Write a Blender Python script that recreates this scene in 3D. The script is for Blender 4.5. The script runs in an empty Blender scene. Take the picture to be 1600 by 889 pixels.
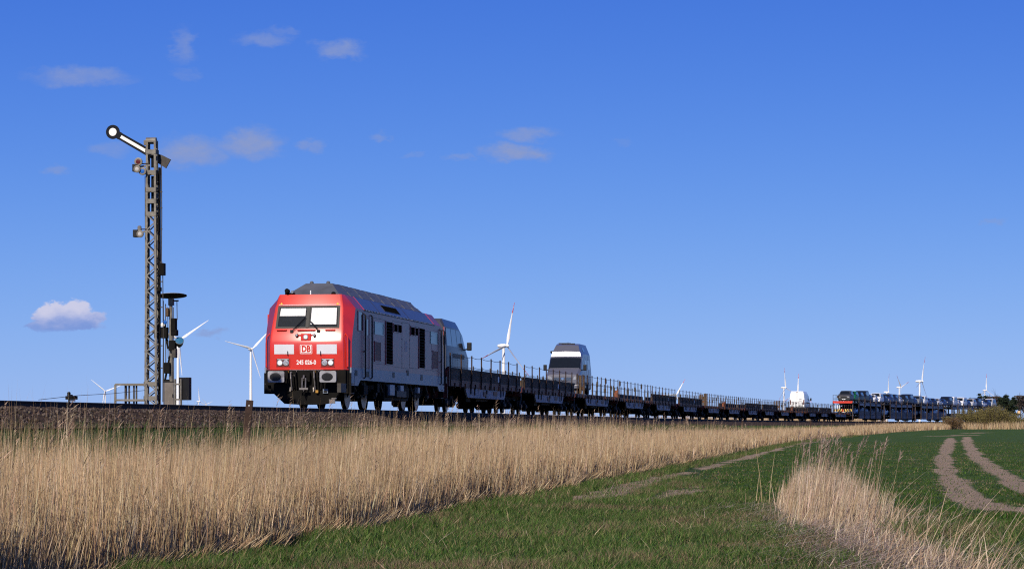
import bpy, bmesh, math, random
import numpy as np
from mathutils import Vector, Matrix
random.seed(7); rng = np.random.default_rng(11)
S = bpy.context.scene; C = S.collection
R = math.radians; PI = math.pi

# ------------------------------------------------------------------ camera, sky, sun, exposure
EYE = 1.65          # eye height over the field
F = 4000.0          # focal length in photo pixels (1600 wide)
HOR = 660.0         # horizon row in the photo
cd = bpy.data.cameras.new('camera'); cam = bpy.data.objects.new('camera', cd); C.objects.link(cam)
cam.location = (0, 0, EYE); cam.rotation_euler = (PI/2, 0, 0)
cd.sensor_width = 36; cd.lens = F/1600*36; cd.shift_y = (HOR-444.5)/1600
cd.clip_start = .5; cd.clip_end = 40000
S.camera = cam

SUN = Vector((-.235, -.78, .57)).normalized()      # towards the sun
sl = bpy.data.lights.new('sun', 'SUN'); sl.energy = 5.0; sl.angle = R(.53); sl.color = (1, .90, .76)
so = bpy.data.objects.new('sun', sl); C.objects.link(so); so.rotation_euler = SUN.to_track_quat('Z', 'Y').to_euler()
so.location = (-60, -80, 90)

W = bpy.data.worlds.new('World'); S.world = W; W.use_nodes = True
nt = W.node_tree; N = nt.nodes; L = nt.links; N.clear()
def nd(t, **k):
    n = N.new(t)
    for a, b in k.items(): setattr(n, a, b)
    return n
def mth(op, a, b=None, c=None, clamp=False):
    n = nd('ShaderNodeMath', operation=op, use_clamp=clamp)
    for i, v in enumerate((a, b, c)):
        if v is None: continue
        if isinstance(v, (int, float)): n.inputs[i].default_value = v
        else: L.new(v, n.inputs[i])
    return n.outputs[0]
tc = nd('ShaderNodeTexCoord'); sep = nd('ShaderNodeSeparateXYZ'); L.new(tc.outputs['Generated'], sep.inputs[0])
X_, Y_, Z_ = sep.outputs
zz = mth('ADD', mth('MULTIPLY', Z_, mth('MULTIPLY_ADD', mth('ABSOLUTE', Z_), 12.0, .75)), .0646)
cmb = nd('ShaderNodeCombineXYZ'); L.new(X_, cmb.inputs[0]); L.new(Y_, cmb.inputs[1]); L.new(zz, cmb.inputs[2])
nrm = nd('ShaderNodeVectorMath', operation='NORMALIZE'); L.new(cmb.outputs[0], nrm.inputs[0])
sky = nd('ShaderNodeTexSky', sky_type='NISHITA'); sky.sun_disc = False
sky.sun_elevation = math.asin(SUN.z); sky.sun_rotation = math.atan2(SUN.x, SUN.y)
sky.altitude = 0; sky.air_density = 1.0; sky.dust_density = .1; sky.ozone_density = 3.0
L.new(nrm.outputs[0], sky.inputs[0])
hs = nd('ShaderNodeHueSaturation'); hs.inputs['Saturation'].default_value = 1.12; hs.inputs['Hue'].default_value = .503
L.new(sky.outputs[0], hs.inputs['Color'])
bg = nd('ShaderNodeBackground'); bg.inputs[1].default_value = .10
# clouds: far fair-weather wisps, by direction on the celestial dome
CLOUDS = [(125,121,92,17,.34),(285,72,24,32,.30),(290,118,24,12,.14),(418,61,48,16,.30),(448,46,28,8,.16),(527,79,46,18,.42),
 (300,238,66,30,.50),(170,233,42,14,.25),(388,225,64,27,.58),(487,227,22,10,.30),(593,217,19,10,.26),(88,265,29,10,.30),
 (820,208,62,14,.42),(806,238,60,17,.60),(720,245,25,9,.26),(648,241,16,7,.16),(325,520,32,8,.40),(1553,347,24,7,.25),(970,222,14,8,.10)]
ysafe = mth('MAXIMUM', Y_, .02)
px = mth('DIVIDE', X_, ysafe); py = mth('DIVIDE', Z_, ysafe)
pv = nd('ShaderNodeCombineXYZ'); L.new(px, pv.inputs[0]); L.new(py, pv.inputs[1])
def noise(scale, detail, rough=.6, stretch=(1, 1.8, 1)):
    m = nd('ShaderNodeVectorMath', operation='MULTIPLY'); m.inputs[1].default_value = stretch; L.new(pv.outputs[0], m.inputs[0])
    n = nd('ShaderNodeTexNoise'); n.inputs['Scale'].default_value = scale; n.inputs['Detail'].default_value = detail; n.inputs['Roughness'].default_value = rough
    L.new(m.outputs[0], n.inputs['Vector']); return n
n1 = noise(95, 6, .62)
sub = nd('ShaderNodeVectorMath', operation='SUBTRACT'); sub.inputs[1].default_value = (.5, .5, .5); L.new(n1.outputs['Color'], sub.inputs[0])
scl = nd('ShaderNodeVectorMath', operation='MULTIPLY'); scl.inputs[1].default_value = (.020, .010, 0); L.new(sub.outputs[0], scl.inputs[0])
pd = nd('ShaderNodeVectorMath', operation='ADD'); L.new(pv.outputs[0], pd.inputs[0]); L.new(scl.outputs[0], pd.inputs[1])
def blob(c, soft0=1.15, soft1=.25):
    x, y, rx, ry, op = c
    a = nd('ShaderNodeVectorMath', operation='SUBTRACT'); L.new(pd.outputs[0], a.inputs[0]); a.inputs[1].default_value = ((x-800)/F, (HOR-y)/F, 0)
    b = nd('ShaderNodeVectorMath', operation='MULTIPLY'); L.new(a.outputs[0], b.inputs[0]); b.inputs[1].default_value = (F/rx, F/ry, 0)
    l = nd('ShaderNodeVectorMath', operation='LENGTH'); L.new(b.outputs[0], l.inputs[0])
    mr = nd('ShaderNodeMapRange', interpolation_type='SMOOTHSTEP'); L.new(l.outputs['Value'], mr.inputs[0])
    mr.inputs[1].default_value = soft0; mr.inputs[2].default_value = soft1; mr.inputs[3].default_value = 0; mr.inputs[4].default_value = op
    return mr.outputs[0]
acc = None
for c in CLOUDS:
    c = (*c[:4], min(.95, c[4]*1.75)); b = blob(c); acc = b if acc is None else mth('MAXIMUM', acc, b)
n2 = noise(150, 5, .6)
front = mth('GREATER_THAN', Y_, .05)
wisp = mth('MULTIPLY', mth('MULTIPLY', acc, mth('ADD', mth('MULTIPLY', n2.outputs[0], 1.1), .35)), front, clamp=True)
mx = nd('ShaderNodeMix', data_type='RGBA'); L.new(wisp, mx.inputs['Factor'])
bgc = nd('ShaderNodeVectorMath', operation='SCALE'); L.new(hs.outputs[0], bgc.inputs[0]); bgc.inputs['Scale'].default_value = .10
# the camera's deep blue: one tone curve per channel over the whole sky
sc3 = nd('ShaderNodeSeparateXYZ'); L.new(bgc.outputs[0], sc3.inputs[0]); cc3 = nd('ShaderNodeCombineXYZ')
for i, (gain, gam) in enumerate(((.514, .844), (.56, .614), (.885, .217))): L.new(mth('MULTIPLY', mth('POWER', sc3.outputs[i], gam), gain), cc3.inputs[i])
zen = nd('ShaderNodeMapRange', interpolation_type='SMOOTHSTEP'); L.new(Z_, zen.inputs[0]); zen.inputs[1].default_value = .10; zen.inputs[2].default_value = .95; zen.inputs[3].default_value = 1; zen.inputs[4].default_value = .42   # the fall of brightness seen in the frame goes on to the zenith
dk = nd('ShaderNodeVectorMath', operation='SCALE'); L.new(cc3.outputs[0], dk.inputs[0]); L.new(zen.outputs[0], dk.inputs['Scale'])
L.new(dk.outputs[0], mx.inputs['A'])
mx.inputs['B'].default_value = (.255, .33, .60, 1)
# the one lit cumulus low on the left: round heads over a flat base
heads = None
for c in [(105,494,44,22,1),(75,500,26,18,1),(138,498,30,17,1),(120,484,26,16,1),(88,486,22,14,1),(60,511,30,8,.9),(110,508,58,12,1)]:
    b = blob(c, 1.1, .72); heads = b if heads is None else mth('MAXIMUM', heads, b)
mb = nd('ShaderNodeMapRange', interpolation_type='SMOOTHSTEP'); L.new(py, mb.inputs[0])
mb.inputs[1].default_value = (HOR-523)/F; mb.inputs[2].default_value = (HOR-513)/F
cum = mth('MULTIPLY', mth('MULTIPLY', heads, mb.outputs[0]), front, clamp=True)
cum = mth('MULTIPLY', cum, .93)
lit = nd('ShaderNodeMapRange', interpolation_type='SMOOTHSTEP'); L.new(mth('ADD', py, mth('MULTIPLY', mth('SUBTRACT', n1.outputs[0], .5), .014)), lit.inputs[0])
lit.inputs[1].default_value = (HOR-518)/F; lit.inputs[2].default_value = (HOR-474)/F
cr = nd('ShaderNodeValToRGB'); L.new(lit.outputs[0], cr.inputs[0])
cr.color_ramp.elements[0].color = (.20, .31, .68, 1); cr.color_ramp.elements[1].color = (.62, .62, .79, 1)
e = cr.color_ramp.elements.new(.45); e.color = (.38, .44, .73, 1)
mx2 = nd('ShaderNodeMix', data_type='RGBA'); L.new(cum, mx2.inputs['Factor']); L.new(mx.outputs['Result'], mx2.inputs['A']); L.new(cr.outputs[0], mx2.inputs['B'])
L.new(mx2.outputs['Result'], bg.inputs[0]); bg.inputs[1].default_value = 1.0
wo = nd('ShaderNodeOutputWorld'); L.new(bg.outputs[0], wo.inputs[0])

S.view_settings.view_transform = 'Standard'; S.view_settings.look = 'None'; S.view_settings.gamma = 1
S.view_settings.exposure = 0.0; S.view_settings.use_curve_mapping = False
S.cycles.use_denoising = False; S.cycles.filter_width = 1.15; S.cycles.sample_clamp_indirect = 3
S.cycles.max_bounces = 6; S.cycles.transparent_max_bounces = 12

# ------------------------------------------------------------------ materials
MATS = {}
def M(name, col, rough=.55, metal=0, var=.18, scale=6, bump=0.0, coat=0, spec=.28, emit=None, dirt=None, dirt_amt=.5, bscale=40):
    if name in MATS: return MATS[name]
    m = bpy.data.materials.new(name); m.use_nodes = True; t = m.node_tree; p = t.nodes['Principled BSDF']
    p.inputs['Roughness'].default_value = rough; p.inputs['Metallic'].default_value = metal
    p.inputs['Coat Weight'].default_value = coat; p.inputs['Coat Roughness'].default_value = .12
    p.inputs['Specular IOR Level'].default_value = spec
    tcn = t.nodes.new('ShaderNodeTexCoord')
    nz = t.nodes.new('ShaderNodeTexNoise'); nz.inputs['Scale'].default_value = scale; nz.inputs['Detail'].default_value = 5
    t.links.new(tcn.outputs['Object'], nz.inputs['Vector'])
    rp = t.nodes.new('ShaderNodeValToRGB'); t.links.new(nz.outputs[0], rp.inputs[0])
    a = [max(0, c*(1-var)) for c in col]; b = [min(1, c*(1+var)) for c in col]
    rp.color_ramp.elements[0].position = .3; rp.color_ramp.elements[1].position = .7
    rp.color_ramp.elements[0].color = (*a, 1); rp.color_ramp.elements[1].color = (*b, 1)
    out = rp.outputs[0]
    if dirt:
        n2 = t.nodes.new('ShaderNodeTexNoise'); n2.inputs['Scale'].default_value = 2.2; n2.inputs['Detail'].default_value = 8
        t.links.new(tcn.outputs['Object'], n2.inputs['Vector'])
        r2 = t.nodes.new('ShaderNodeMapRange'); t.links.new(n2.outputs[0], r2.inputs[0])
        r2.inputs[1].default_value = .48; r2.inputs[2].default_value = .72; r2.inputs[4].default_value = dirt_amt
        mm = t.nodes.new('ShaderNodeMix'); mm.data_type = 'RGBA'
        t.links.new(r2.outputs[0], mm.inputs['Factor']); t.links.new(out, mm.inputs['A']); mm.inputs['B'].default_value = (*dirt, 1)
        out = mm.outputs['Result']
    t.links.new(out, p.inputs['Base Color'])
    if bump:
        nb = t.nodes.new('ShaderNodeTexNoise'); nb.inputs['Scale'].default_value = bscale; nb.inputs['Detail'].default_value = 4
        t.links.new(tcn.outputs['Object'], nb.inputs['Vector'])
        bp = t.nodes.new('ShaderNodeBump'); bp.inputs['Strength'].default_value = bump; bp.inputs['Distance'].default_value = .02
        t.links.new(nb.outputs[0], bp.inputs['Height']); t.links.new(bp.outputs[0], p.inputs['Normal'])
    if emit:
        p.inputs['Emission Color'].default_value = (*emit[:3], 1); p.inputs['Emission Strength'].default_value = emit[3]
    MATS[name] = m; return m
def glassmat(name, tint, refl=.9, alpha=.35):
    m = bpy.data.materials.new(name); m.use_nodes = True; p = m.node_tree.nodes['Principled BSDF']
    p.inputs['Base Color'].default_value = (*tint, 1); p.inputs['Roughness'].default_value = .04
    p.inputs['Specular IOR Level'].default_value = refl; p.inputs['Alpha'].default_value = alpha
    MATS[name] = m; return m
def attrmat(name, rough=.75, spec=.25, transl=.0, var=0):
    m = bpy.data.materials.new(name); m.use_nodes = True; t = m.node_tree; p = t.nodes['Principled BSDF']
    a = t.nodes.new('ShaderNodeAttribute'); a.attribute_name = 'col'
    t.links.new(a.outputs['Color'], p.inputs['Base Color'])
    p.inputs['Roughness'].default_value = rough; p.inputs['Specular IOR Level'].default_value = spec
    if transl:
        tr = t.nodes.new('ShaderNodeBsdfTranslucent'); t.links.new(a.outputs['Color'], tr.inputs[0])
        mx = t.nodes.new('ShaderNodeMixShader'); mx.inputs[0].default_value = transl
        t.links.new(p.outputs[0], mx.inputs[1]); t.links.new(tr.outputs[0], mx.inputs[2])
        t.links.new(mx.outputs[0], t.nodes['Material Output'].inputs[0])
    MATS[name] = m; return m

red = M('red_paint', (.60, .022, .004), .275, 0, .08, 1.5, spec=1.0, coat=0, dirt=(.16, .02, .015), dirt_amt=.25)
redside = M('shaded_side_red', (.27, .035, .05), .38, 0, .12, 1.2, spec=.72, dirt=(.07, .04, .045), dirt_amt=.5)  # the front's red made darker and cooler: the side's shade put into the colour
lgrey = M('light_grey_paint', (.17, .21, .27), .42, 0, .1, 2, dirt=(.12, .12, .13), dirt_amt=.5, spec=.5)  # light grey tinted with the sky blue that the skirt reflects
rgrey = M('roof_grey_paint', (.095, .098, .105), .5, 0, .15, 2, dirt=(.07, .065, .06), dirt_amt=.5)
white = M('white_paint', (.80, .80, .78), .4, 0, .05, 3)
panel = M('pale_panel', (.62, .62, .66), .45, 0, .05, 3)
black = M('black_underframe', (.005, .0045, .004), .75, 0, .4, 6, spec=.12, dirt=(.011, .009, .007), dirt_amt=.7)
rubber = M('black_rubber', (.008, .008, .009), .5, spec=.3)
grille = M('dark_grille', (.004, .004, .004), .9, spec=0)
sloperoof = M('sky_tinted_cantrail_grey', (.055, .066, .10), .36, 0, .12, 2, spec=.85, dirt=(.05, .05, .06), dirt_amt=.4)  # grey roof paint with the blue sky reflection mixed into its colour
brown = M('brown_louvre', (.19, .055, .04), .55, dirt=(.03, .02, .015))
teal = M('tinted_side_pane', (.10, .26, .25), .25, 0, .1)
steel = M('worn_steel', (.22, .20, .185), .42, .7, .3, 10, dirt=(.06, .04, .03))
zinc = M('galvanised_steel', (.185, .172, .148), .55, .2, .25, 9, bump=.15, dirt=(.12, .095, .065), dirt_amt=.7)
zincdk = M('weathered_steel', (.06, .054, .047), .6, .2, .3, 9, dirt=(.05, .035, .025))
rust = M('rusty_steel', (.034, .018, .012), .7, .1, .35, 12, bump=.3, dirt=(.05, .025, .018))
railm = M('rail_steel', (.03, .018, .013), .8, 0, .3, 8, dirt=(.03, .018, .012))
railtop = M('rail_head', (.45, .44, .43), .25, .9)
redbrown = M('red_brown_frame', (.105, .018, .014), .55, 0, .35, 5, dirt=(.03, .015, .012), dirt_amt=.8)
orange = M('worn_orange_board', (.22, .065, .028), .6, 0, .4, 8, dirt=(.10, .045, .03), dirt_amt=.6)
wood = M('weathered_timber', (.095, .06, .033), .8, 0, .35, 10, bump=.3)
deckm = M('dark_deck', (.02, .016, .013), .75, 0, .4, 6, spec=.2, dirt=(.035, .022, .015))
boardm = M('ribbed_dark_board', (.024, .019, .016), .7, 0, .35, 6, spec=.15, dirt=(.06, .04, .03), dirt_amt=.6)
bellym = M('light_grey_solebar', (.30, .30, .33), .65, 0, .15, 4, dirt=(.10, .075, .06), dirt_amt=.75)
yellow = M('yellow_paint', (.75, .42, .03), .5)
glass = glassmat('cab_glass', (.02, .03, .04), .5, .04)
vglass = M('dark_car_glass', (.010, .013, .017), .10, 0, .1, coat=.0, spec=.30)
ribm = M('pale_board_ribs', (.13, .105, .085), .7, 0, .3, 5, spec=.15, dirt=(.07, .05, .035), dirt_amt=.6)
silver = M('silver_car_paint', (.20, .20, .225), .30, .55, .04, 3, spec=.35)
vanwhite = M('white_van_paint', (.82, .82, .80), .3, 0, .03, 2, coat=.5)
lampw = M('lit_headlamp', (.9, .85, .75), .3, emit=(1, .86, .62, 1.2))
lampg = M('clear_lamp_lens', (.35, .36, .38), .15, .3)
turb = M('turbine_white', (.78, .78, .77), .45, 0, .03, .05)
turbred = M('turbine_red_band', (.60, .07, .05), .5, 0, .05, .05)
dkred = M('dark_red_lens', (.10, .008, .010), .5, spec=.2)
blue = M('blue_lens', (.012, .11, .42), .5, spec=.2)
blind = M('white_sunblind', (.80, .79, .76), .8, 0, .03, 4)

# ------------------------------------------------------------------ mesh helpers
class MB:
    def __init__(s): s.v = []; s.f = []; s.m = []; s.mats = []
    def mi(s, mat):
        if mat not in s.mats: s.mats.append(mat)
        return s.mats.index(mat)
    def add(s, vs, fs, mat):
        o = len(s.v); s.v += [tuple(v) for v in vs]; k = s.mi(mat)
        for f in fs: s.f.append([i+o for i in f]); s.m.append(k)
    def box(s, x0, x1, y0, y1, z0, z1, mat, rot=None, piv=None):
        vs = [Vector((x, y, z)) for x in (x0, x1) for y in (y0, y1) for z in (z0, z1)]
        if rot is not None:
            p = Vector(piv) if piv else Vector(((x0+x1)/2, (y0+y1)/2, (z0+z1)/2)); vs = [rot @ (v-p)+p for v in vs]
        s.add(vs, [(0,1,3,2),(4,6,7,5),(0,4,5,1),(2,3,7,6),(0,2,6,4),(1,5,7,3)], mat)
    def cbox(s, c, d, mat, rot=None): s.box(c[0]-d[0]/2, c[0]+d[0]/2, c[1]-d[1]/2, c[1]+d[1]/2, c[2]-d[2]/2, c[2]+d[2]/2, mat, rot)
    def bar(s, a, b, w, h, mat, up=(0, 0, 1)):
        a = Vector(a); b = Vector(b); d = (b-a).normalized(); u = Vector(up)
        if abs(d.dot(u)) > .98: u = Vector((0, 1, 0))
        r = d.cross(u).normalized(); u = r.cross(d)
        vs = []
        for p in (a, b):
            for sx, sz in ((-1,-1),(1,-1),(1,1),(-1,1)): vs.append(p+r*(sx*w/2)+u*(sz*h/2))
        s.add(vs, [(0,1,2,3),(7,6,5,4),(0,4,5,1),(1,5,6,2),(2,6,7,3),(3,7,4,0)], mat)
    def tube(s, pts, r, mat, n=8, cap=True):
        pts = [Vector(p) for p in pts]; rings = []
        rr = r if isinstance(r, (list, tuple)) else [r]*len(pts)
        pr = None
        for i, p in enumerate(pts):
            d = (pts[min(i+1, len(pts)-1)]-pts[max(i-1, 0)]).normalized()
            a = pr if pr is not None else (Vector((0, 0, 1)) if abs(d.z) < .9 else Vector((1, 0, 0)))
            u = (a-d*a.dot(d)).normalized(); pr = u; w = d.cross(u)
            rings.append([p+(u*math.cos(2*PI*k/n)+w*math.sin(2*PI*k/n))*rr[i] for k in range(n)])
        vs = [v for q in rings for v in q]; fs = []
        for i in range(len(pts)-1):
            for k in range(n):
                a = i*n+k; b = i*n+(k+1) % n; fs.append((a, b, b+n, a+n))
        if cap: fs.append(tuple(reversed(range(n)))); fs.append(tuple((len(pts)-1)*n+k for k in range(n)))
        s.add(vs, fs, mat)
    def lathe(s, prof, mat, n=20, M4=None):   # prof: list of (r, h) about local Z
        vs = []; fs = []
        for r, h in prof:
            for k in range(n): vs.append(Vector((r*math.cos(2*PI*k/n), r*math.sin(2*PI*k/n), h)))
        for i in range(len(prof)-1):
            for k in range(n):
                a = i*n+k; b = i*n+(k+1) % n; fs.append((a, b, b+n, a+n))
        fs.append(tuple(reversed(range(n)))); fs.append(tuple((len(prof)-1)*n+k for k in range(n)))
        if M4 is not None: vs = [M4 @ v for v in vs]
        s.add(vs, fs, mat)
    def prism(s, poly, axis, a, b, mat):      # poly in the two other axes
        def mk(p, t):
            return {'x': (t, p[0], p[1]), 'y': (p[0], t, p[1]), 'z': (p[0], p[1], t)}[axis]
        n = len(poly); vs = [mk(p, a) for p in poly]+[mk(p, b) for p in poly]
        fs = [tuple(range(n)), tuple(reversed(range(n, 2*n)))]+[(i, i+n, (i+1) % n+n, (i+1) % n) for i in range(n)]
        s.add(vs, fs, mat)
    def build(s, name, parent=None, smooth=False, bevel=0, angle=32):
        me = bpy.data.meshes.new(name); me.from_pydata(s.v, [], s.f)
        for m in s.mats: me.materials.append(m)
        me.polygons.foreach_set('material_index', s.m)
        bm = bmesh.new(); bm.from_mesh(me)
        bmesh.ops.remove_doubles(bm, verts=bm.verts, dist=1e-5) if smooth else None
        bmesh.ops.recalc_face_normals(bm, faces=bm.faces); bm.to_mesh(me); bm.free()
        if smooth:
            me.polygons.foreach_set('use_smooth', [True]*len(me.polygons)); me.set_sharp_from_angle(angle=R(angle))
        o = bpy.data.objects.new(name, me); C.objects.link(o)
        if parent: o.parent = parent
        if bevel:
            b = o.modifiers.new('bevel', 'BEVEL'); b.width = bevel; b.segments = 2; b.limit_method = 'ANGLE'; b.angle_limit = R(40)
        return o
def AX(a):      # matrix turning local Z into axis a
    return Vector(a).to_track_quat('Z', 'Y').to_matrix().to_4x4()
def empty(name, label, cat, loc=(0, 0, 0), rz=0, group=None):
    o = bpy.data.objects.new(name, None); C.objects.link(o); o.empty_display_size = .3
    o.location = loc; o.rotation_euler = (0, 0, rz); return tag(o, label, cat, group)
def tag(o, label, cat, group=None, kind=None):
    if label: o['label'] = label
    if cat: o['category'] = cat
    if group: o['group'] = group
    if kind: o['kind'] = kind
    return o
def kids(o): return KID.get(o.name, None) or [c for c in bpy.data.objects if c.parent == o]
KID = {}
def freeze(o):   # remember the tree of a prototype, so copying is cheap
    for c in list(bpy.data.objects):
        if c.parent is not None: KID.setdefault(c.parent.name, [])
    ch = [c for c in bpy.data.objects if c.parent == o]; KID[o.name] = ch
    for c in ch: freeze(c)
def dup(o, parent=None):
    c = o.copy(); C.objects.link(c); c.parent = parent
    for ch in KID.get(o.name, []): dup(ch, c)
    return c
def text(name, body, size, mat, parent, fn, bold=0.0, sx=1.0, depth=.004, align='CENTER'):
    cu = bpy.data.curves.new(name, 'FONT'); cu.body = body; cu.size = size; cu.align_x = align; cu.align_y = 'CENTER'
    cu.offset = bold; cu.extrude = depth; cu.resolution_u = 3
    t = bpy.data.objects.new(name, cu); C.objects.link(t); bpy.context.view_layer.update()
    me = bpy.data.meshes.new_from_object(t.evaluated_get(bpy.context.evaluated_depsgraph_get()))
    bpy.data.objects.remove(t); bpy.data.curves.remove(cu)
    for v in me.vertices: v.co = Vector(fn(v.co.x*sx, v.co.y, v.co.z))
    me.materials.clear(); me.materials.append(mat)
    o = bpy.data.objects.new(name, me); C.objects.link(o); o.parent = parent; return o

# ------------------------------------------------------------------ the line of the track
TH0 = math.atan(.148); P0 = (-6.97, 85.57); RAD = 1574.0
S1 = (192-P0[1])/math.cos(TH0); SE = 620.0
def path(s):
    """centre of the track at arc length s from the locomotive's front, and its heading from +Y towards +X"""
    if s <= S1: return P0[0]+s*math.sin(TH0), P0[1]+s*math.cos(TH0), TH0
    x1, y1 = P0[0]+S1*math.sin(TH0), P0[1]+S1*math.cos(TH0)
    q = min(s, SE); th = TH0+(q-S1)/RAD
    x = x1+RAD*(math.cos(TH0)-math.cos(th)); y = y1+RAD*(math.sin(th)-math.sin(TH0))
    if s > SE: x += (s-SE)*math.sin(th); y += (s-SE)*math.cos(th)
    return x, y, th
def railz(y): return EYE+float(np.interp(y, [0, 88, 375, 600, 2000], [.47, .47, .20, .10, .0]))
_ss = np.concatenate([np.arange(-140, 700, 1.0), np.geomspace(700, 16000, 60)])
_pp = np.array([path(s) for s in _ss]); _Y, _X, _T = _pp[:, 1], _pp[:, 0], _pp[:, 2]
def XC(Y): return np.interp(Y, _Y, _X)
def TH(Y): return np.interp(Y, _Y, _T)
def RZ(Y): return EYE+np.interp(Y, [0, 88, 375, 600, 2000], [.47, .47, .20, .10, .0])
def at(s, off=0, dz=0):
    x, y, th = path(s); return (x+off*math.cos(th), y-off*math.sin(th), railz(y)+dz)
def place(o, s, off=0, dz=0, turn=0):
    o.location = at(s, off, dz); o.rotation_euler = (0, 0, -path(s)[2]+turn); return o
_st = np.arange(-60, 560, .1)
def at_px(off):
    a = np.array([at(s, off) for s in _st[::5]]); return _st[::5], 800+F*a[:, 0]/a[:, 1], a
_cache = {}
def side(px, py, off=1.49):
    """arc length and height over the rail of the point of the photo seen on the plane 'off' metres right of the track"""
    if off not in _cache: _cache[off] = at_px(off)
    ss, pp, a = _cache[off]
    s = float(np.interp(px, pp, ss)); x, y, z = at(s, off)
    return s, EYE+(HOR-py)*y/F-railz(y)
# ------------------------------------------------------------------ terrain
def sstep(x, a, b):
    t = np.clip((x-a)/(b-a), 0, 1); return t*t*(3-2*t)
def vnoise(x, y, seed=0):      # cheap smooth value noise, about -1..1
    def h(i, j): 
        n = np.sin(i*127.1+j*311.7+seed*74.7)*43758.5453; return n-np.floor(n)
    i = np.floor(x); j = np.floor(y); u = x-i; v = y-j; u = u*u*(3-2*u); v = v*v*(3-2*v)
    return ((h(i,j)*(1-u)+h(i+1,j)*u)*(1-v)+(h(i,j+1)*(1-u)+h(i+1,j+1)*u)*v)*2-1
def fbm(x, y, seed=0, o=4):
    r = 0; a = .5
    for k in range(o): r = r+a*vnoise(x*2**k, y*2**k, seed+k); a *= .5
    return r
def offs(X, Y): return (X-XC(Y))*np.cos(TH(Y))
def ground(X, Y):
    X = np.asarray(X, float); Y = np.asarray(Y, float)
    off = offs(X, Y); f = sstep(Y, 250, 430)*.55+sstep(Y, 430, 3000)*.25; r = RZ(Y)
    w = [-9, -6, -3.4, -1.8, 1.8, 2.6, 4.4, 6.4, 9.0, 10.8, 11.8]
    def v(k):
        return {0: f+.2, 1: f+.3, 2: r-.75, 3: r-.45, 4: r-.45, 5: r-.60, 6: (r-.60)*.5+(f-.1)*.5, 7: f-.15, 8: f-.16, 9: f-.05, 10: f}[k]
    z = np.where(off <= w[0], v(0), v(10))
    for k in range(10):
        t = np.clip((off-w[k])/(w[k+1]-w[k]), 0, 1)
        z = np.where((off > w[k]) & (off <= w[k+1]), v(k)*(1-t)+v(k+1)*t, z)
    rough = np.where(np.abs(off) < 3, 0, 1)
    z = z+rough*(.035*fbm(X*.7, Y*.7, 3)+.05*fbm(X*.12, Y*.12, 5))*np.where(Y < 600, 1, .3)
    return z
def polydist(X, Y, pts):
    d = np.full(np.shape(X), 1e9); tt = np.zeros(np.shape(X))
    for i in range(len(pts)-1):
        ax, ay, wa = pts[i]; bx, by, wb = pts[i+1]; dx, dy = bx-ax, by-ay
        t = np.clip(((X-ax)*dx+(Y-ay)*dy)/(dx*dx+dy*dy), 0, 1)
        q = np.hypot(X-ax-t*dx, Y-ay-t*dy)-(wa+(wb-wa)*t); d = np.minimum(d, q)
    return d
# bare soil: tractor ruts in the crop, the strip along the reeds, patches (x, y, half width)
RUTS = [[(45.6,266,.42),(28.6,168,.42),(21.4,127,.36),(14.1,83,.36),(11.5,66,.38),(10.15,57.4,.40),(9.35,51.5,.50),(9.3,49,.6),(10.2,46.8,.5),(14,45.5,.45)],
        [(50.8,286,.42),(36.3,204,.40),(23.0,127,.38),(15.7,82.5,.38),(13.1,66,.40),(12.0,58.5,.42),(11.5,54,.4)]]
BARE = [[(1.4,53.3,.15),(1.95,57.5,.60),(2.6,63,.62),(4.1,74,.45),(6.6,90,.32),(11.6,124,.32),(21.5,195,.34),(30,238,.3)],
        [(2.8,53.6,.1),(3.5,57,.42),(4.2,61.5,.5),(4.8,66,.2)],
        [(8.0,59.6,.05),(10,60,.16)],[(6.2,50.5,.12),(9.2,50.5,.35)],[(11.5,80,.12),(13.6,79,.3)],[(16,112,.1),(18.5,113,.3)],
        [(6.8,40.5,.05),(10,41.5,.18)],[(58,330,.4),(64,345,1.0)],[(70,350,.4),(76,362,.9)],[(55,308,1.2),(48,295,.6)],[(50,400,.5),(56,408,.8)]]
LITTER = [[(5.8,51.5,.4),(5.45,46,.85),(5.1,40,1.0),(4.9,34,1.1),(4.6,27,1.3)],[(3.9,34.5,.1),(5.3,35,.5)],[(4.0,47.5,.1),(5.0,47,.5)],[(3.3,50.5,.1),(4.0,50.8,.35)],[(-3.2,31.5,.2),(-1.0,30.2,.35)],[(-1.6,37.5,.2),(-.2,38.3,.25)]]
Yr = np.concatenate([np.linspace(-150, 20, 18), np.arange(22, 120, .34), np.arange(120, 300, 1.0), np.arange(300, 480, 1.6), np.geomspace(480, 15000, 42)])
Or = np.concatenate([-np.geomspace(9000, 14, 26), np.linspace(-12, -3.4, 12), np.arange(-3, 12.2, .4), np.arange(12.3, 28, .30), np.linspace(28.4, 60, 60), np.geomspace(62, 9000, 34)])
YY, OO = np.meshgrid(Yr, Or, indexing='ij'); XX = XC(YY)+OO/np.cos(TH(YY)); ZZ = ground(XX, YY)
nr, nc = YY.shape
me = bpy.data.meshes.new('field')
co = np.stack([XX, YY, ZZ], -1).reshape(-1, 3)
idx = np.arange(nr*nc).reshape(nr, nc)
q = np.stack([idx[:-1, :-1], idx[:-1, 1:], idx[1:, 1:], idx[1:, :-1]], -1).reshape(-1, 4)
def mesh_np(me, co, loops, sizes):
    me.vertices.add(len(co)); me.vertices.foreach_set('co', np.ascontiguousarray(co, np.float32).ravel())
    me.loops.add(len(loops)); me.loops.foreach_set('vertex_index', np.ascontiguousarray(loops, np.int32))
    me.polygons.add(len(sizes)); st = np.concatenate([[0], np.cumsum(sizes)[:-1]])
    me.polygons.foreach_set('loop_start', st.astype(np.int32)); me.update(calc_edges=True)
mesh_np(me, co, q.ravel(), np.full(len(q), 4))
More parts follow.
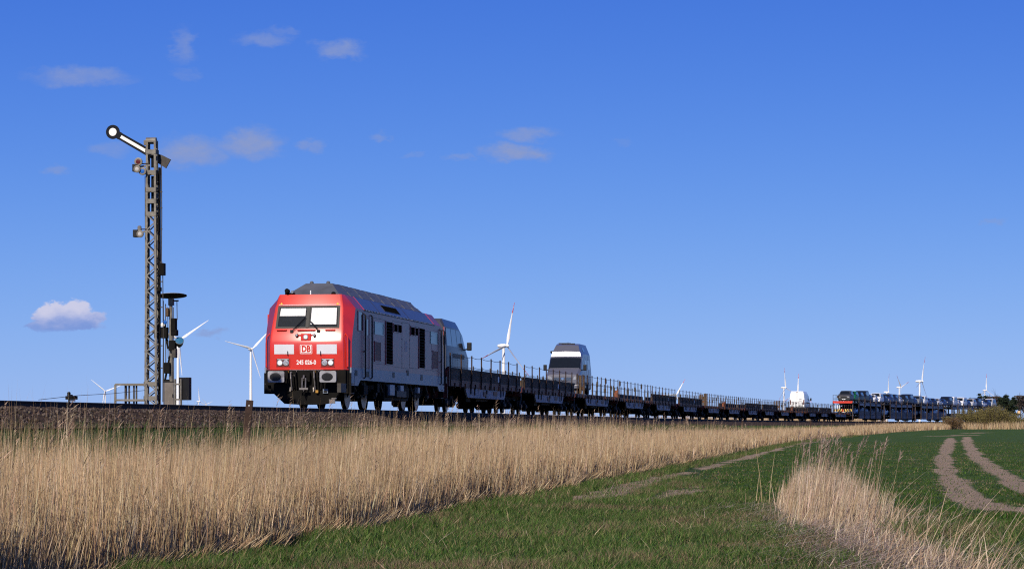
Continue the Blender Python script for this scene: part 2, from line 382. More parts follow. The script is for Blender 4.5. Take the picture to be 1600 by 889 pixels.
me.polygons.foreach_set('use_smooth', [True]*len(me.polygons))
dr = np.minimum.reduce([polydist(XX, YY, p) for p in RUTS]); db = np.minimum.reduce([polydist(XX, YY, p) for p in BARE]); dl = np.minimum.reduce([polydist(XX, YY, p) for p in LITTER])
wob = .30*fbm(XX*1.3, YY*.8, 8)+.35*fbm(XX*.35, YY*.16, 9)
soil = np.maximum(sstep(-(dr+wob*.8), -.16, .12), .84*sstep(-(db+wob*1.5), -.3, .25))
OFF = offs(XX, YY)
lit_ = np.maximum(sstep(-(dl+wob), -.3, .3), sstep(OFF, 5.2, 6.6)*(1-sstep(OFF, 11.0, 11.9)))
slope = sstep(OFF, 2.2, 2.8)*(1-sstep(OFF, 5.2, 7)); left = 1-sstep(OFF, -8, -3)
crop = sstep(XX-np.interp(YY, [20, 50, 60, 70, 100, 200], [6.6, 6.4, 4.6, 5.0, 7.6, 22]), -.4, .6)
a = me.color_attributes.new('mask', 'FLOAT_COLOR', 'POINT')
a.data.foreach_set('color', np.stack([soil, lit_, crop, left], -1).astype(np.float32).ravel())
field = bpy.data.objects.new('field', me); C.objects.link(field); field['kind'] = 'structure'
m = bpy.data.materials.new('field_ground'); m.use_nodes = True; t = m.node_tree; p = t.nodes['Principled BSDF']; LK = t.links.new
at_ = t.nodes.new('ShaderNodeAttribute'); at_.attribute_name = 'mask'; sp = t.nodes.new('ShaderNodeSeparateColor'); LK(at_.outputs['Color'], sp.inputs[0])
tcn = t.nodes.new('ShaderNodeTexCoord')
def tn(scale, detail=5, stretch=(1, 1, 1), rough=.6):
    mp = t.nodes.new('ShaderNodeMapping'); mp.inputs['Scale'].default_value = stretch; LK(tcn.outputs['Object'], mp.inputs[0])
    n = t.nodes.new('ShaderNodeTexNoise'); n.inputs['Scale'].default_value = scale; n.inputs['Detail'].default_value = detail; n.inputs['Roughness'].default_value = rough
    LK(mp.outputs[0], n.inputs['Vector']); return n.outputs[0]
def ramp(src, cols, pos=None):
    r = t.nodes.new('ShaderNodeValToRGB'); LK(src, r.inputs[0]); e = r.color_ramp.elements
    while len(e) < len(cols): e.new(.5)
    for k, c in enumerate(cols): e[k].position = pos[k] if pos else .3+.4*k/(len(cols)-1); e[k].color = (*c, 1)
    return r.outputs[0]
def mix(f, a, b):
    x = t.nodes.new('ShaderNodeMix'); x.data_type = 'RGBA'
    LK(f, x.inputs['Factor']) if not isinstance(f, float) else setattr(x.inputs['Factor'], 'default_value', f)
    LK(a, x.inputs['A']); LK(b, x.inputs['B']); return x.outputs['Result']
def edge(mask, noi, lo=.35, hi=.65):
    s_ = t.nodes.new('ShaderNodeMath'); s_.operation = 'ADD'; LK(mask, s_.inputs[0])
    k = t.nodes.new('ShaderNodeMath'); k.operation = 'MULTIPLY_ADD'; LK(noi, k.inputs[0]); k.inputs[1].default_value = .9; k.inputs[2].default_value = -.45
    LK(k.outputs[0], s_.inputs[1])
    r = t.nodes.new('ShaderNodeMapRange'); LK(s_.outputs[0], r.inputs[0]); r.inputs[1].default_value = lo; r.inputs[2].default_value = hi; return r.outputs[0]
streak = tn(.9, 6, (.22, 1.6, 1), .7)
cropc = mix(tn(.05, 4, (.5, .9, 1)), ramp(tn(2.2, 8, (1, .55, 1), .75), [(.022, .052, .005), (.040, .090, .008), (.075, .120, .016)]), ramp(tn(2.5, 8, (1, .5, 1), .75), [(.024, .046, .008), (.046, .076, .014), (.085, .100, .034)]))
grassc = ramp(tn(1.6, 8, (1, .6, 1), .75), [(.016, .036, .008), (.030, .062, .013), (.06, .078, .027), (.11, .10, .05)], [.3, .48, .62, .78])
base = mix(sp.outputs[2], grassc, cropc)
dry = ramp(tn(3, 8, (1, 1, 1), .7), [(.07, .05, .028), (.16, .115, .06), (.26, .19, .11)])
soilc = ramp(tn(5, 9, (.6, 1.1, 1), .8), [(.15, .105, .065), (.30, .22, .145), (.46, .355, .25)])
thin = t.nodes.new('ShaderNodeMapRange'); LK(streak, thin.inputs[0]); thin.inputs[1].default_value = .60; thin.inputs[2].default_value = .74; thin.inputs[4].default_value = .55
base = mix(thin.outputs[0], base, ramp(tn(3.5, 6, (.5, 1, 1)), [(.10, .075, .045), (.17, .13, .085)]))
base = mix(edge(sp.outputs[1], tn(5, 5)), base, dry)
base = mix(edge(sp.outputs[0], tn(4.5, 9, (.6, 1.4, 1), .8), .30, .70), base, soilc)
far = ramp(tn(.01, 4), [(.10, .10, .045), (.19, .15, .08)])
base = mix(at_.outputs['Alpha'], base, far)
LK(base, p.inputs['Base Color']); p.inputs['Roughness'].default_value = .9; p.inputs['Specular IOR Level'].default_value = .15
bp = t.nodes.new('ShaderNodeBump'); bp.inputs['Strength'].default_value = .9; bp.inputs['Distance'].default_value = .09; LK(tn(9, 6, (1, .8, 1), .75), bp.inputs['Height']); LK(bp.outputs[0], p.inputs['Normal'])
me.materials.append(m)

# ------------------------------------------------------------------ blades: ribbons of reed and grass, each its own geometry
def ribbons(name, X, Y, Z, H, Wd, LX, LY, YAW, COL, mat, segs=3, kind='stuff', label=None, cat=None, parent=None, tip=.12, rootdark=0):
    n = len(X); ts = np.linspace(0, 1, segs+1)
    V = np.zeros((n, 2*segs+1, 3)); CC = np.ones((n, 2*segs+1, 4))
    sx = np.cos(YAW)*Wd/2; sy = np.sin(YAW)*Wd/2
    for k, tt in enumerate(ts):
        cx = X+LX*tt**1.35; cy = Y+LY*tt**1.35; cz = Z+H*tt*(1-.0*tt); w = (1-(1-tip)*tt**1.5)
        if k < segs:
            V[:, 2*k] = np.stack([cx-sx*w, cy-sy*w, cz], -1); V[:, 2*k+1] = np.stack([cx+sx*w, cy+sy*w, cz], -1)
        else: V[:, 2*k] = np.stack([cx, cy, cz], -1)
    CC[..., :3] = COL[:, None, :]
    b = (np.arange(n)*(2*segs+1))[:, None]
    quads = np.concatenate([b+np.array([2*k, 2*k+1, 2*k+3, 2*k+2]) for k in range(segs-1)], 1) if segs > 1 else np.zeros((n, 0), int)
    tri = b+np.array([2*segs-2, 2*segs-1, 2*segs])
    loops = np.concatenate([quads, tri], 1).ravel(); sizes = np.tile(np.array([4]*(segs-1)+[3]), n)
    me = bpy.data.meshes.new(name); mesh_np(me, V.reshape(-1, 3), loops, sizes)
    me.color_attributes.new('col', 'FLOAT_COLOR', 'POINT').data.foreach_set('color', CC.astype(np.float32).ravel())
    me.materials.append(mat); o = bpy.data.objects.new(name, me); C.objects.link(o)
    if kind: o['kind'] = kind
    if label: o['label'] = label
    if cat: o['category'] = cat
    if parent: o.parent = parent
    return o
reedm = attrmat('dry_reed', .7, .2, .25); grassm = attrmat('grass_blade', .6, .25, .35)
def palette(n, cols, jit=.12):
    c = np.array(cols)[rng.integers(0, len(cols), n)]; return np.clip(c*np.clip(1+jit*rng.standard_normal((n, 1)), .3, 2)*(1+.04*rng.standard_normal((n, 3))), .005, 1)
REED = [(.43,.30,.17),(.49,.355,.205),(.55,.415,.255),(.35,.235,.13),(.46,.33,.19),(.60,.48,.32),(.27,.175,.095)]
cat_ = lambda *a: [np.concatenate(x) for x in zip(*a)]
def reed_batch(Y0, Y1, dens, w, h, o0=6.3, o1=11.45, tall=.06, leaf=1.0, hj=.14):
    area = (Y1-Y0)*(o1-o0); n = int(area*dens)
    Y = rng.uniform(Y0, Y1, n); o = rng.uniform(o0, o1, n)
    # the outer edge wavers and thins, with lodged bays
    edge_ = 11.2+.35*fbm(Y*.25, Y*0+3, 21)+.2*fbm(Y*1.1, Y*0, 22)
    keep = o < edge_; Y, o = Y[keep], o[keep]; e = edge_[keep]; n = len(Y)
    X = XC(Y)+o/np.cos(TH(Y)); Z = ground(X, Y)-.02
    H = h*(1+hj*rng.standard_normal(n))*(1+.16*fbm(X*.35, Y*.22, 31))*np.clip(.70+.30*(e-o)/1.2, .5, 1)
    bl = sstep(Y, 60, 74); H = H*((1-bl)*np.clip(.58+.42*(o-o0)/2.5, .5, 1)+bl*np.clip(.85+.15*(o-o0)/1.2, .6, 1))
    tl = rng.random(n) < tall; H = np.where(tl, H*rng.uniform(1.15, 1.42, n), H); H = np.clip(H, .25, 2.3)
    la = .06+.10*rng.random(n)
    LX = H*(la*.3+.07*rng.standard_normal(n)+.10*fbm(X*.3, Y*.3, 41)); LY = H*(.08*rng.standard_normal(n))
    Wd = w*rng.uniform(.6, 1.3, n); YAW = rng.uniform(-.7, .7, n)
    P = [X, Y, Z, H, Wd, LX, LY, YAW, palette(n, REED, .22)*np.clip(1+.25*fbm(X*.8, Y*.5, 91), .7, 1.3)[:, None]]
    k = rng.random(n) < .05*leaf if leaf < .9 else rng.random(n) < .75
    nl = k.sum(); t0 = rng.uniform(.1, .75, nl); d = rng.choice([-1, 1], nl)
    lx = X[k]+LX[k]*t0**1.35; ly = Y[k]+LY[k]*t0**1.35; lz = Z[k]+H[k]*t0; lh = rng.uniform(.12, .40, nl)
    Lf = [lx, ly, lz, lh*rng.uniform(-.2, 1.0, nl), w*1.5*rng.uniform(.6, 1.3, nl), lh*d*rng.uniform(.08, .55, nl), lh*rng.uniform(-.5, .2, nl), rng.uniform(-1.2, 1.2, nl), palette(nl, REED)]
    return P, Lf, (X, Y, Z, H, LX, LY, tl)
A = []; plume = []
for (y0, y1, d, w, h, tl, lf) in ((21, 42, 420, .0100, 1.42, .03, 1), (42, 62, 300, .011, 1.42, .03, 1), (62, 95, 170, .0145, 1.42, .04, 1), (95, 150, 90, .018, 1.22, .05, 1), (150, 260, 45, .030, 1.12, .04, 1), (260, 432, 26, .05, 1.10, .03, 1)):
    P, Lf, inf = reed_batch(y0, y1, d, w, h, tall=tl, leaf=lf); A += [P, Lf]; plume.append((inf, w))
# reeds along the far end of the field and beyond the track
def patch_batch(n, xf, yr, w, h):
    Y = rng.uniform(*yr, n); X = xf(Y, rng.random(n)); Z = ground(X, Y)-.02; H = h*(1+.15*rng.standard_normal(n))*(1+.2*fbm(X*.12, Y*.1, 51))
    return [X, Y, Z, H, w*rng.uniform(.6, 1.3, n), H*.12*rng.standard_normal(n), H*.05*rng.standard_normal(n), rng.uniform(-.6, .6, n), palette(n, REED)]
A.append(patch_batch(16000, lambda Y, u: XC(Y)+10+u*60, (424, 446), .055, 1.25))
A.append(patch_batch(14000, lambda Y, u: XC(Y)-7-u*5, (175, 470), .05, 1.95))
A.append(patch_batch(90, lambda Y, u: XC(Y)-6.5-u*3, (52, 120), .012, 2.25))
# matted short growth and fallen leaves along the front of the belt
n = 64000; Y = 22+(150-22)*rng.random(n)**1.8; o = 11.25+.35*fbm(Y*.25, Y*0+3, 21)+.2*fbm(Y*1.1, Y*0, 22)-np.abs(rng.normal(0, .55, n))+.06; X = XC(Y)+o/np.cos(TH(Y)); H = rng.uniform(.15, .80, n)*(1+.5*fbm(X*.6, Y*.5, 77))
A.append([X, Y, ground(X, Y)-.02, H, (.010+.00010*Y)*rng.uniform(.7, 1.5, n), H*rng.normal(.0, .13, n), H*rng.normal(-.05, .12, n), rng.uniform(-.9, .9, n), palette(n, REED, .3)])
n = 52000; Y = 22+(130-22)*rng.random(n)**1.9; o = 11.22+.35*fbm(Y*.25, Y*0+3, 21)+.2*fbm(Y*1.1, Y*0, 22)-np.abs(rng.normal(0, .22, n))+.10; X = XC(Y)+o/np.cos(TH(Y)); H = rng.uniform(.05, .34, n)*(1+.6*fbm(X*.8, Y*.7, 78))
A.append([X, Y, ground(X, Y)-.02, H, (.014+.00010*Y)*rng.uniform(.6, 1.5, n), H*rng.normal(.0, .5, n), H*rng.normal(-.2, .3, n), rng.uniform(-.7, .7, n), palette(n, REED, .25)])
P = cat_(*A)
ribbons('reed_bed', *P, reedm, segs=3, label='broad belt of dry straw coloured reeds between the railway bank and the field', cat='reeds')
# brown seed plumes on the tall stems
PX = [];
for (X, Y, Z, H, LX, LY, tl), w in plume:
    k = np.where(tl & (rng.random(len(X)) < .11) & (Y < 170))[0]
    for r_ in range(7):
        n = len(k); t0 = 1-r_*.022
        PX.append([X[k]+LX[k]*t0**1.35, Y[k]+LY[k]*t0**1.35, Z[k]+H[k]*t0-.02, rng.uniform(.02, .10, n), w*rng.uniform(1.0, 1.9, n), rng.uniform(.0, .07, n)+.02, rng.normal(0, .03, n), rng.uniform(-1, 1, n), palette(n, [(.31,.22,.15),(.39,.29,.20),(.25,.17,.115)])])
P = cat_(*PX); ribbons('reed_plumes', *P, reedm, segs=2, label='feathery brown seed heads on the tallest reeds of the belt', cat='reed plumes')

# reed clump in the cross ditch at the right
PALE = [(.42,.305,.19),(.48,.36,.235),(.54,.425,.295),(.36,.255,.155),(.29,.205,.13),(.60,.49,.36)]
def clump():
    B = []
    cx = lambda Y: np.interp(Y, [22, 28, 36, 44, 52], [4.5, 4.72, 5.14, 5.48, 5.85])
    n = 4600; Y = rng.uniform(40.5, 52, n); X = cx(Y)+.35*rng.standard_normal(n)*np.interp(Y, [40, 44, 50, 52], [1.1, 1.0, .7, .4])
    k = np.abs(X-cx(Y)) < 1.05; X, Y = X[k], Y[k]; n = len(X)
    H = (.70+.20*rng.standard_normal(n))*np.interp(Y, [40, 43, 46, 50, 52], [.62, .85, 1.0, 1.0, .7])*np.interp(X-cx(Y), [-1, -.3, .5, 1.05], [.42, .95, 1.0, .62])
    tl = rng.random(n) < .012; H = np.where(tl, rng.uniform(1.0, 1.55, n), H); H = np.clip(H, .2, 1.8)
    LX = H*(.16+.13*rng.standard_normal(n))*np.where(tl, .7, 1); LY = H*.1*rng.standard_normal(n)
    B.append([X, Y, ground(X, Y)-.02, H, .011*rng.uniform(.6, 1.4, n), LX, LY, rng.uniform(-.8, .8, n), palette(n, PALE, .22)])
    inf = (X, Y, ground(X, Y)-.02, H, LX, LY, tl)
    n = 1900; Y = rng.uniform(21, 43, n); X = cx(Y)+rng.normal(.10, .45, n)
    H = np.clip(.22+.14*rng.standard_normal(n), .06, .7)*np.interp(X-cx(Y), [-1.2, -.4, .2, 1.3], [.4, .8, 1.0, .9]); tl = rng.random(n) < .012; H = np.where(tl, rng.uniform(.5, .9, n), H)
    LX = H*(.45+.4*rng.standard_normal(n)); LY = H*.3*rng.standard_normal(n)
    B.append([X, Y, ground(X, Y)-.02, H, .011*rng.uniform(.6, 1.4, n), LX, LY, rng.uniform(-.8, .8, n), palette(n, PALE, .22)])
    # broken straw lying flat
    n = 9000; Y = rng.uniform(21, 50, n); X = cx(Y)-.15+rng.normal(0, .75, n); ln = rng.uniform(.15, .7, n); aa = rng.normal(.15, .9, n)
    B.append([X, Y, ground(X, Y)+rng.uniform(.0, .12, n), rng.uniform(.0, .12, n), .012*rng.uniform(.6, 1.5, n), ln*np.cos(aa), ln*np.sin(aa), rng.uniform(.8, 2.2, n)+aa*0, palette(n, [(.46,.37,.29),(.55,.46,.38),(.36,.27,.20),(.27,.19,.14)])])
    # bent stems leaning to the right at the near end
    n = 40; Y = rng.uniform(24, 43, n); X = cx(Y)+rng.uniform(.2, 1.6, n); H = rng.uniform(.45, 1.05, n); LX = H*rng.uniform(.3, 1.5, n)
    B.append([X, Y, ground(X, Y)-.02, H, .010*rng.uniform(.7, 1.5, n), LX, H*.25*rng.standard_normal(n), rng.uniform(-.6, .6, n), palette(n, PALE, .22)])
    # a few single stems left of the clump
    Y = np.array([52., 51.8, 52.4, 49.5]); X = np.array([5.08, 5.2, 5.0, 4.75]); H = np.array([1.35, 1.15, .6, .4])
    B.append([X, Y, ground(X, Y), H, np.full(4, .012), H*np.array([-.12, .12, .1, .2]), H*0, np.zeros(4), palette(4, REED[:3])])
    P = cat_(*B)
    ribbons('reed_clump', *P, reedm, segs=4, label='pale clump of dry reeds and broken straw in the cross ditch at the right', cat='reeds')
    X, Y, Z, H, LX, LY, tl = inf; k = np.where(tl)[0]; PX = []
    for r_ in range(22):
        n = len(k); t0 = 1-r_*.0065
        PX.append([X[k]+LX[k]*t0**1.35, Y[k]+LY[k]*t0**1.35, Z[k]+H[k]*t0-.02, rng.uniform(-.01, .09, n), .010*rng.uniform(.7, 1.6, n), rng.uniform(-.02, .09, n), rng.normal(0, .03, n), rng.uniform(-1, 1, n), palette(n, [(.30,.22,.17),(.38,.29,.23),(.24,.165,.125)])])
    P = cat_(*PX); ribbons('reed_plumes', *P, reedm, segs=2, label='mauve brown seed heads nodding over the right hand reed clump', cat='reed plumes')
clump()

# grass: near sward, slope of the bank, crop
def grass(name, label, n, sel, h, w, cols, segs=2, lean=.5, hn=(0, 0)):
    X, Y = sel(n); n = len(X); Z = ground(X, Y)-.005
    tuft = np.clip(1+.9*fbm(X*1.9, Y*1.3, 61)+.5*fbm(X*.4, Y*.4, 62), .3, 2.6)
    H = h*tuft*rng.uniform(.5, 1.4, n); LX = H*lean*rng.standard_normal(n)+H*.15; LY = H*lean*rng.standard_normal(n)
    c = palette(n, cols, .16); tone = np.clip(1+.35*fbm(X*.5, Y*.35, 71), .6, 1.5)[:, None]; c = c*tone*rng.uniform(.65, 1.5, (n, 1))
    d = .5+fbm(X*.7, Y*.45, 81)*1.15; dm = (rng.random(n) < np.clip(d-.42, .04, .75))[:, None]
    c = np.where(dm, palette(n, [(.22,.165,.085),(.30,.235,.13),(.16,.11,.06)]), c)
    return ribbons(name, X, Y, Z, H, w*rng.uniform(.6, 1.4, n), LX, LY, rng.uniform(-1.2, 1.2, n), c, grassm, segs=segs, label=label, cat='grass')
GREEN = [(.036,.076,.010),(.058,.114,.016),(.080,.142,.024),(.040,.094,.022),(.120,.160,.040),(.18,.175,.07)]
def sel_near(n):
    Y = 26+(82-26)*rng.random(n)**1.45; X = rng.uniform(-6, 11, n)
    X = np.where(rng.random(n) < .78, rng.uniform(-5.5, 5.6, n), X)
    o = offs(X, Y); k = (o > 11.0+.3*fbm(Y*.25, Y*0+3, 21)) & (np.abs(X) < .215*Y+.5)
    cxx = np.interp(Y, [22, 28, 36, 44, 52], [4.4, 4.6, 5.0, 5.35, 5.75])
    k &= ~((np.abs(X-cxx) < .55) & (rng.random(n) < .9))
    bare = np.minimum.reduce([polydist(X, Y, p) for p in RUTS+BARE]); k &= (bare > .0) | (rng.random(n) < .16)
    lit = np.minimum.reduce([polydist(X, Y, p) for p in LITTER]); k &= (lit > 0) | (rng.random(n) < .35)
    k &= ~((X > cxx+1.2) & (Y > 42))
    return X[k], Y[k]
grass('meadow_grass', 'short tussocky dark green grass of the meadow in the foreground', 270000, sel_near, .088, .012, GREEN, 2, .55)
def sel_mid(n):
    Y = 40+(215-40)*rng.random(n)**1.6; X = rng.uniform(-1, 1, n)*0+rng.uniform(0, 1, n)*(.21*Y+3)
    cr_ = np.interp(Y, [20, 50, 60, 70, 100, 200], [6.9, 6.6, 4.6, 5.0, 7.6, 22]); k = (X > cr_-1.2) & (offs(X, Y) > 12.2)
    bare = np.minimum.reduce([polydist(X, Y, p) for p in RUTS+BARE]); wv = .15*fbm(X*1.3, Y*.8, 8); k &= (bare+wv > .02) | (rng.random(n) < .13)
    return X[k], Y[k]
CROP = [(.028,.066,.006),(.042,.094,.009),(.056,.110,.013),(.085,.125,.024)]
grass('crop_grass', 'even green young crop covering the field beside the ruts', 150000, sel_mid, .055, .022, CROP, 1, .5)
def sel_bank(n):
    Y = 40+(250-40)*rng.random(n)**1.7; o = rng.uniform(2.5, 7.4, n); return XC(Y)+o/np.cos(TH(Y)), Y
grass('bank_grass', 'rough green grass on the slope of the railway bank', 70000, sel_bank, .15, .016, [(.035,.070,.014),(.05,.095,.022),(.065,.105,.03),(.12,.11,.05)], 2, .5)
def sel_edge(n):
    Y = 27+(300-27)*rng.random(n)**2.2; o = rng.uniform(11.0, 12.4, n)+.2*fbm(Y*.3, Y*0, 5); return XC(Y)+o/np.cos(TH(Y)), Y
grass('verge_grass', 'fringe of longer green grass along the foot of the reed belt', 34000, sel_edge, .14, .017, GREEN, 2, .5)
def sel_rank(n):
    Y = rng.uniform(25, 37, n); X = rng.uniform(5.3, 8.5, n); k = X < .215*Y+.6; return X[k], Y[k]
grass('rank_grass', 'longer dark grass filling the near corner right of the reed clump', 16000, sel_rank, .20, .013, GREEN, 3, .6)

n = 420; Y = 27+45*rng.random(n)**1.3; X = rng.uniform(-5, 6, n); k = (offs(X, Y) > 11.6) & (np.abs(X) < .21*Y+.3) & (fbm(X*.5, Y*.35, 99) > -.12); X, Y = X[k], Y[k]; n = len(X); H = rng.uniform(.04, .26, n)
ribbons('fallen_straw', X, Y, ground(X, Y), H, .010*rng.uniform(.6, 1.4, n), rng.normal(0, .16, n), rng.normal(0, .10, n), rng.uniform(-.8, .8, n), palette(n, PALE, .2), reedm, segs=3, label='scattered pale straws standing and lying in the foreground meadow', cat='straw')
# ------------------------------------------------------------------ ballast bed and railway track
s_arr = np.concatenate([np.arange(-62, 45, .14), np.arange(45, 160, .5), np.arange(160, 560, 2)])
o_arr = np.concatenate([np.linspace(-2.7, -1.8, 6), np.linspace(-1.4, 1.4, 8), np.linspace(1.7, 2.62, 11)])
xs = np.array([path(s) for s in s_arr]); SX, OX = np.meshgrid(np.arange(len(s_arr)), o_arr, indexing='ij')
px_, py_, th_ = xs[SX, 0], xs[SX, 1], xs[SX, 2]
bx = px_+OX*np.cos(th_); by = py_-OX*np.sin(th_)
bz = RZ(by)+np.interp(np.abs(OX), [0, 1.75, 2.62], [-.19, -.19, -.60])+.03*rng.standard_normal(OX.shape)*(np.abs(OX) < 2.6)
me = bpy.data.meshes.new('track_bed'); i2 = np.arange(OX.size).reshape(OX.shape)
q = np.stack([i2[:-1, :-1], i2[:-1, 1:], i2[1:, 1:], i2[1:, :-1]], -1).reshape(-1, 4)
mesh_np(me, np.stack([bx, by, bz], -1).reshape(-1, 3), q.ravel(), np.full(len(q), 4))
ballm = M('ballast', (.055, .038, .028), .9, 0, .5, 14, bump=.8, bscale=25, spec=.08)
me.materials.append(ballm); bed = bpy.data.objects.new('track_bed', me); C.objects.link(bed); bed['kind'] = 'structure'
n = 11000; s_ = rng.uniform(-46, 30, n); o_ = rng.uniform(1.45, 2.75, n)
pp = np.array([at(a, b) for a, b in zip(s_, o_)]); pz = pp[:, 2]+np.interp(o_, [0, 1.75, 2.62], [-.18, -.18, -.58])
octv = np.array([(1,0,0),(0,1,0),(-1,0,0),(0,-1,0),(0,0,1),(0,0,-1)], float); octf = np.array([(0,1,4),(1,2,4),(2,3,4),(3,0,4),(1,0,5),(2,1,5),(3,2,5),(0,3,5)])
vv = octv[None]*rng.uniform(.016, .05, (n, 1, 1))*rng.uniform(.6, 1.3, (n, 6, 3)); an = rng.uniform(0, 6.28, n)[:, None]
vx = vv[..., 0]*np.cos(an)-vv[..., 1]*np.sin(an); vy = vv[..., 0]*np.sin(an)+vv[..., 1]*np.cos(an)
VV = np.stack([vx+pp[:, 0:1], vy+pp[:, 1:2], vv[..., 2]+pz[:, None]], -1).reshape(-1, 3)
lo = (octf[None]+(np.arange(n)*6)[:, None, None]).reshape(-1)
me = bpy.data.meshes.new('ballast_stones'); mesh_np(me, VV, lo, np.full(n*8, 3))
cc = np.ones((n, 6, 4)); cc[..., :3] = palette(n, [(.058,.040,.030),(.082,.058,.044),(.036,.025,.018),(.11,.085,.07)])[:, None]
me.color_attributes.new('col', 'FLOAT_COLOR', 'POINT').data.foreach_set('color', cc.astype(np.float32).ravel())
me.materials.append(attrmat('ballast_stone', .85, .2)); o = bpy.data.objects.new('ballast_stones', me); C.objects.link(o); tag(o, 'brown broken stones of the ballast shoulder beneath the near rail', 'ballast', kind='stuff')

track = empty('railway_track', 'single railway track curving from the left edge to the far right', 'railway track', at(0))
def world_child(o):     # keep world coordinates under a parent that is moved but not turned
    o.parent = track; o.matrix_parent_inverse = Matrix.Translation(track.location).inverted(); return o
prof = [(-.075, -.172), (.075, -.172), (.075, -.155), (.012, -.135), (.012, -.045), (.036, -.035), (.036, -.004), (.028, 0), (-.028, 0), (-.036, -.004), (-.036, -.035), (-.012, -.045), (-.012, -.135), (-.075, -.155)]
for sd in (-1, 1):
    mb = MB(); vs = []; fs = []; k = len(prof); sl_ = list(np.arange(-62, 560, 4.0))
    for s in sl_:
        for (a, z) in prof: vs.append(at(s, sd*.754+a, z))
    for i in range(len(sl_)-1):
        for j in range(k): fs.append((i*k+j, i*k+(j+1) % k, (i+1)*k+(j+1) % k, (i+1)*k+j))
    mb.add(vs, fs, railm); top = [j for j in range(k) if prof[j][1] == 0]
    world_child(mb.build('rail', None))
slm = None
for i in range(230):
    s = -46+i*.63
    if slm is None:
        mb = MB(); mb.prism([(-1.3, -.25), (1.3, -.25), (1.3, -.15), (1.2, -.135), (-1.2, -.135), (-1.3, -.15)], 'y', -.13, .13, M('sleeper_concrete', (.09, .07, .055), .85, 0, .25, 5, spec=.1, dirt=(.07, .045, .03), dirt_amt=.7))
        o = mb.build('sleeper'); slm = o.data
    else: o = bpy.data.objects.new('sleeper', slm); C.objects.link(o)
    o.location = at(s, 0, -.03); o.rotation_euler = (0, 0, -path(s)[2]); world_child(o)
# ------------------------------------------------------------------ the red diesel locomotive
LL = 18.55
loco = empty('diesel_locomotive', 'red diesel locomotive with two pale front panels hauling the car train', 'locomotive')
place(loco, .4)
FZ = [1.30, 1.9, 2.18, 2.30, 2.42, 2.54, 2.66, 3.40, 3.70, 3.86]
FY = [.03, .01, .00, .028, .062, .10, .150, .45, .58, .655]
def y0(z): return float(np.interp(z, FZ, FY))
def xf(z): return float(np.interp(z, [1.30, 2.6, 3.40, 3.86], [1.24, 1.21, 1.14, 1.04]))
def xs_(z): return float(np.interp(z, [1.30, 3.40, 3.86], [1.49, 1.49, 1.10]))
def ysd(z): return y0(z)+float(np.interp(z, [1.30, 2.4, 3.40, 3.86], [.30, .36, .50, .34]))
def plan(z, ins=0):
    h = [(xf(z)-.05, y0(z)), (xf(z)+.03, y0(z)+.022), (xs_(z), ysd(z)), (xs_(z), 2.45), (xs_(z), LL-2.45), (xs_(z), LL-ysd(z)), (xf(z)+.03, LL-y0(z)-.022), (xf(z)-.05, LL-y0(z))]
    pts = [(0, y0(z)-.001)]+h+[(0, LL-y0(z)+.001)]+[(-x, y) for x, y in reversed(h)]
    return [(x, y, z) for x, y in pts]
mb = MB(); rings = [plan(z) for z in FZ]; n = len(rings[0])
vs = [p for r_ in rings for p in r_]
for i in range(len(FZ)-1):
    for k in range(n):
        a = i*n+k; b = i*n+(k+1) % n
        mid = FZ[i] >= 3.39 and k in (4, 14)
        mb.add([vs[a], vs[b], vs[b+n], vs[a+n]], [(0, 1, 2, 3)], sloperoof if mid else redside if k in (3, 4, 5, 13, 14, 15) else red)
mb.add(rings[-1], [tuple(range(n))], rgrey); mb.add(rings[0], [tuple(range(n))], black)
body = mb.build('body', loco, smooth=True, angle=20)
# the sides between the cab doors stand as panels with joints
def sbox(mb, s0, s1, z0, z1, pr, mat, inn=.02): mb.box(1.49-inn, 1.49+pr, s0, s1, z0, z1, mat)
def srect(x0, ya, x1, yb):      # photo rectangle on the right-hand side
    s0, zt = side(x0, ya); s1, zb = side(x1, yb); sm, za = side((x0+x1)/2, ya); _, zz_ = side((x0+x1)/2, yb); return s0, s1, zz_, za
def crop5(a, b, c, d): k = 4.039; return srect(530+a/k, 440+b/k, 530+c/k, 440+d/k)
for nm, mt, pr, (a, b, c, d) in [('ventilation_grille', grille, .012, (280, 254, 321, 520)), ('ventilation_grille', grille, .012, (490, 296, 525, 545)),
        ('louvre', brown, .012, (209, 380, 244, 499)), ('louvre', brown, .012, (580, 440, 608, 550)),
        ('side_pane', teal, .006, (208, 260, 262, 329)), ('side_pane', teal, .006, (564, 324, 606, 390)),
        ('engine_room_window', grille, .010, (330, 269, 352, 315)), ('engine_room_window', grille, .010, (355, 273, 378, 320)),
        ('engine_room_window', grille, .010, (437, 287, 461, 337)), ('engine_room_window', grille, .010, (466, 293, 483, 339)),
        ('cab_side_window', vglass, .010, (103, 188, 131, 305)), ('cab_side_window', vglass, .010, (650, 290, 658, 396))]:
    s0, s1, z0, z1 = crop5(a, b, c, d); mb = MB(); sbox(mb, s0, s1, z0, z1, pr, mt)
    w = .03; mb2 = MB()
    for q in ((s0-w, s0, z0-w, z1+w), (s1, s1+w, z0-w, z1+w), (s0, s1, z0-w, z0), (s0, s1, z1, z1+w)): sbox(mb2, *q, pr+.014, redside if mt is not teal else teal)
    if mt is brown:
        zz_ = z0+.06
        while zz_ < z1-.03: sbox(mb, s0+.02, s1-.02, zz_, zz_+.03, pr+.012, brown); zz_ += .07
    if nm == 'ventilation_grille':
        q = z0+.08
        while q < z1-.05: sbox(mb, s0+.02, s1-.02, q, q+.02, pr+.008, black); q += .11
    o = mb.build(nm, loco); f = mb2.build('frame', o)
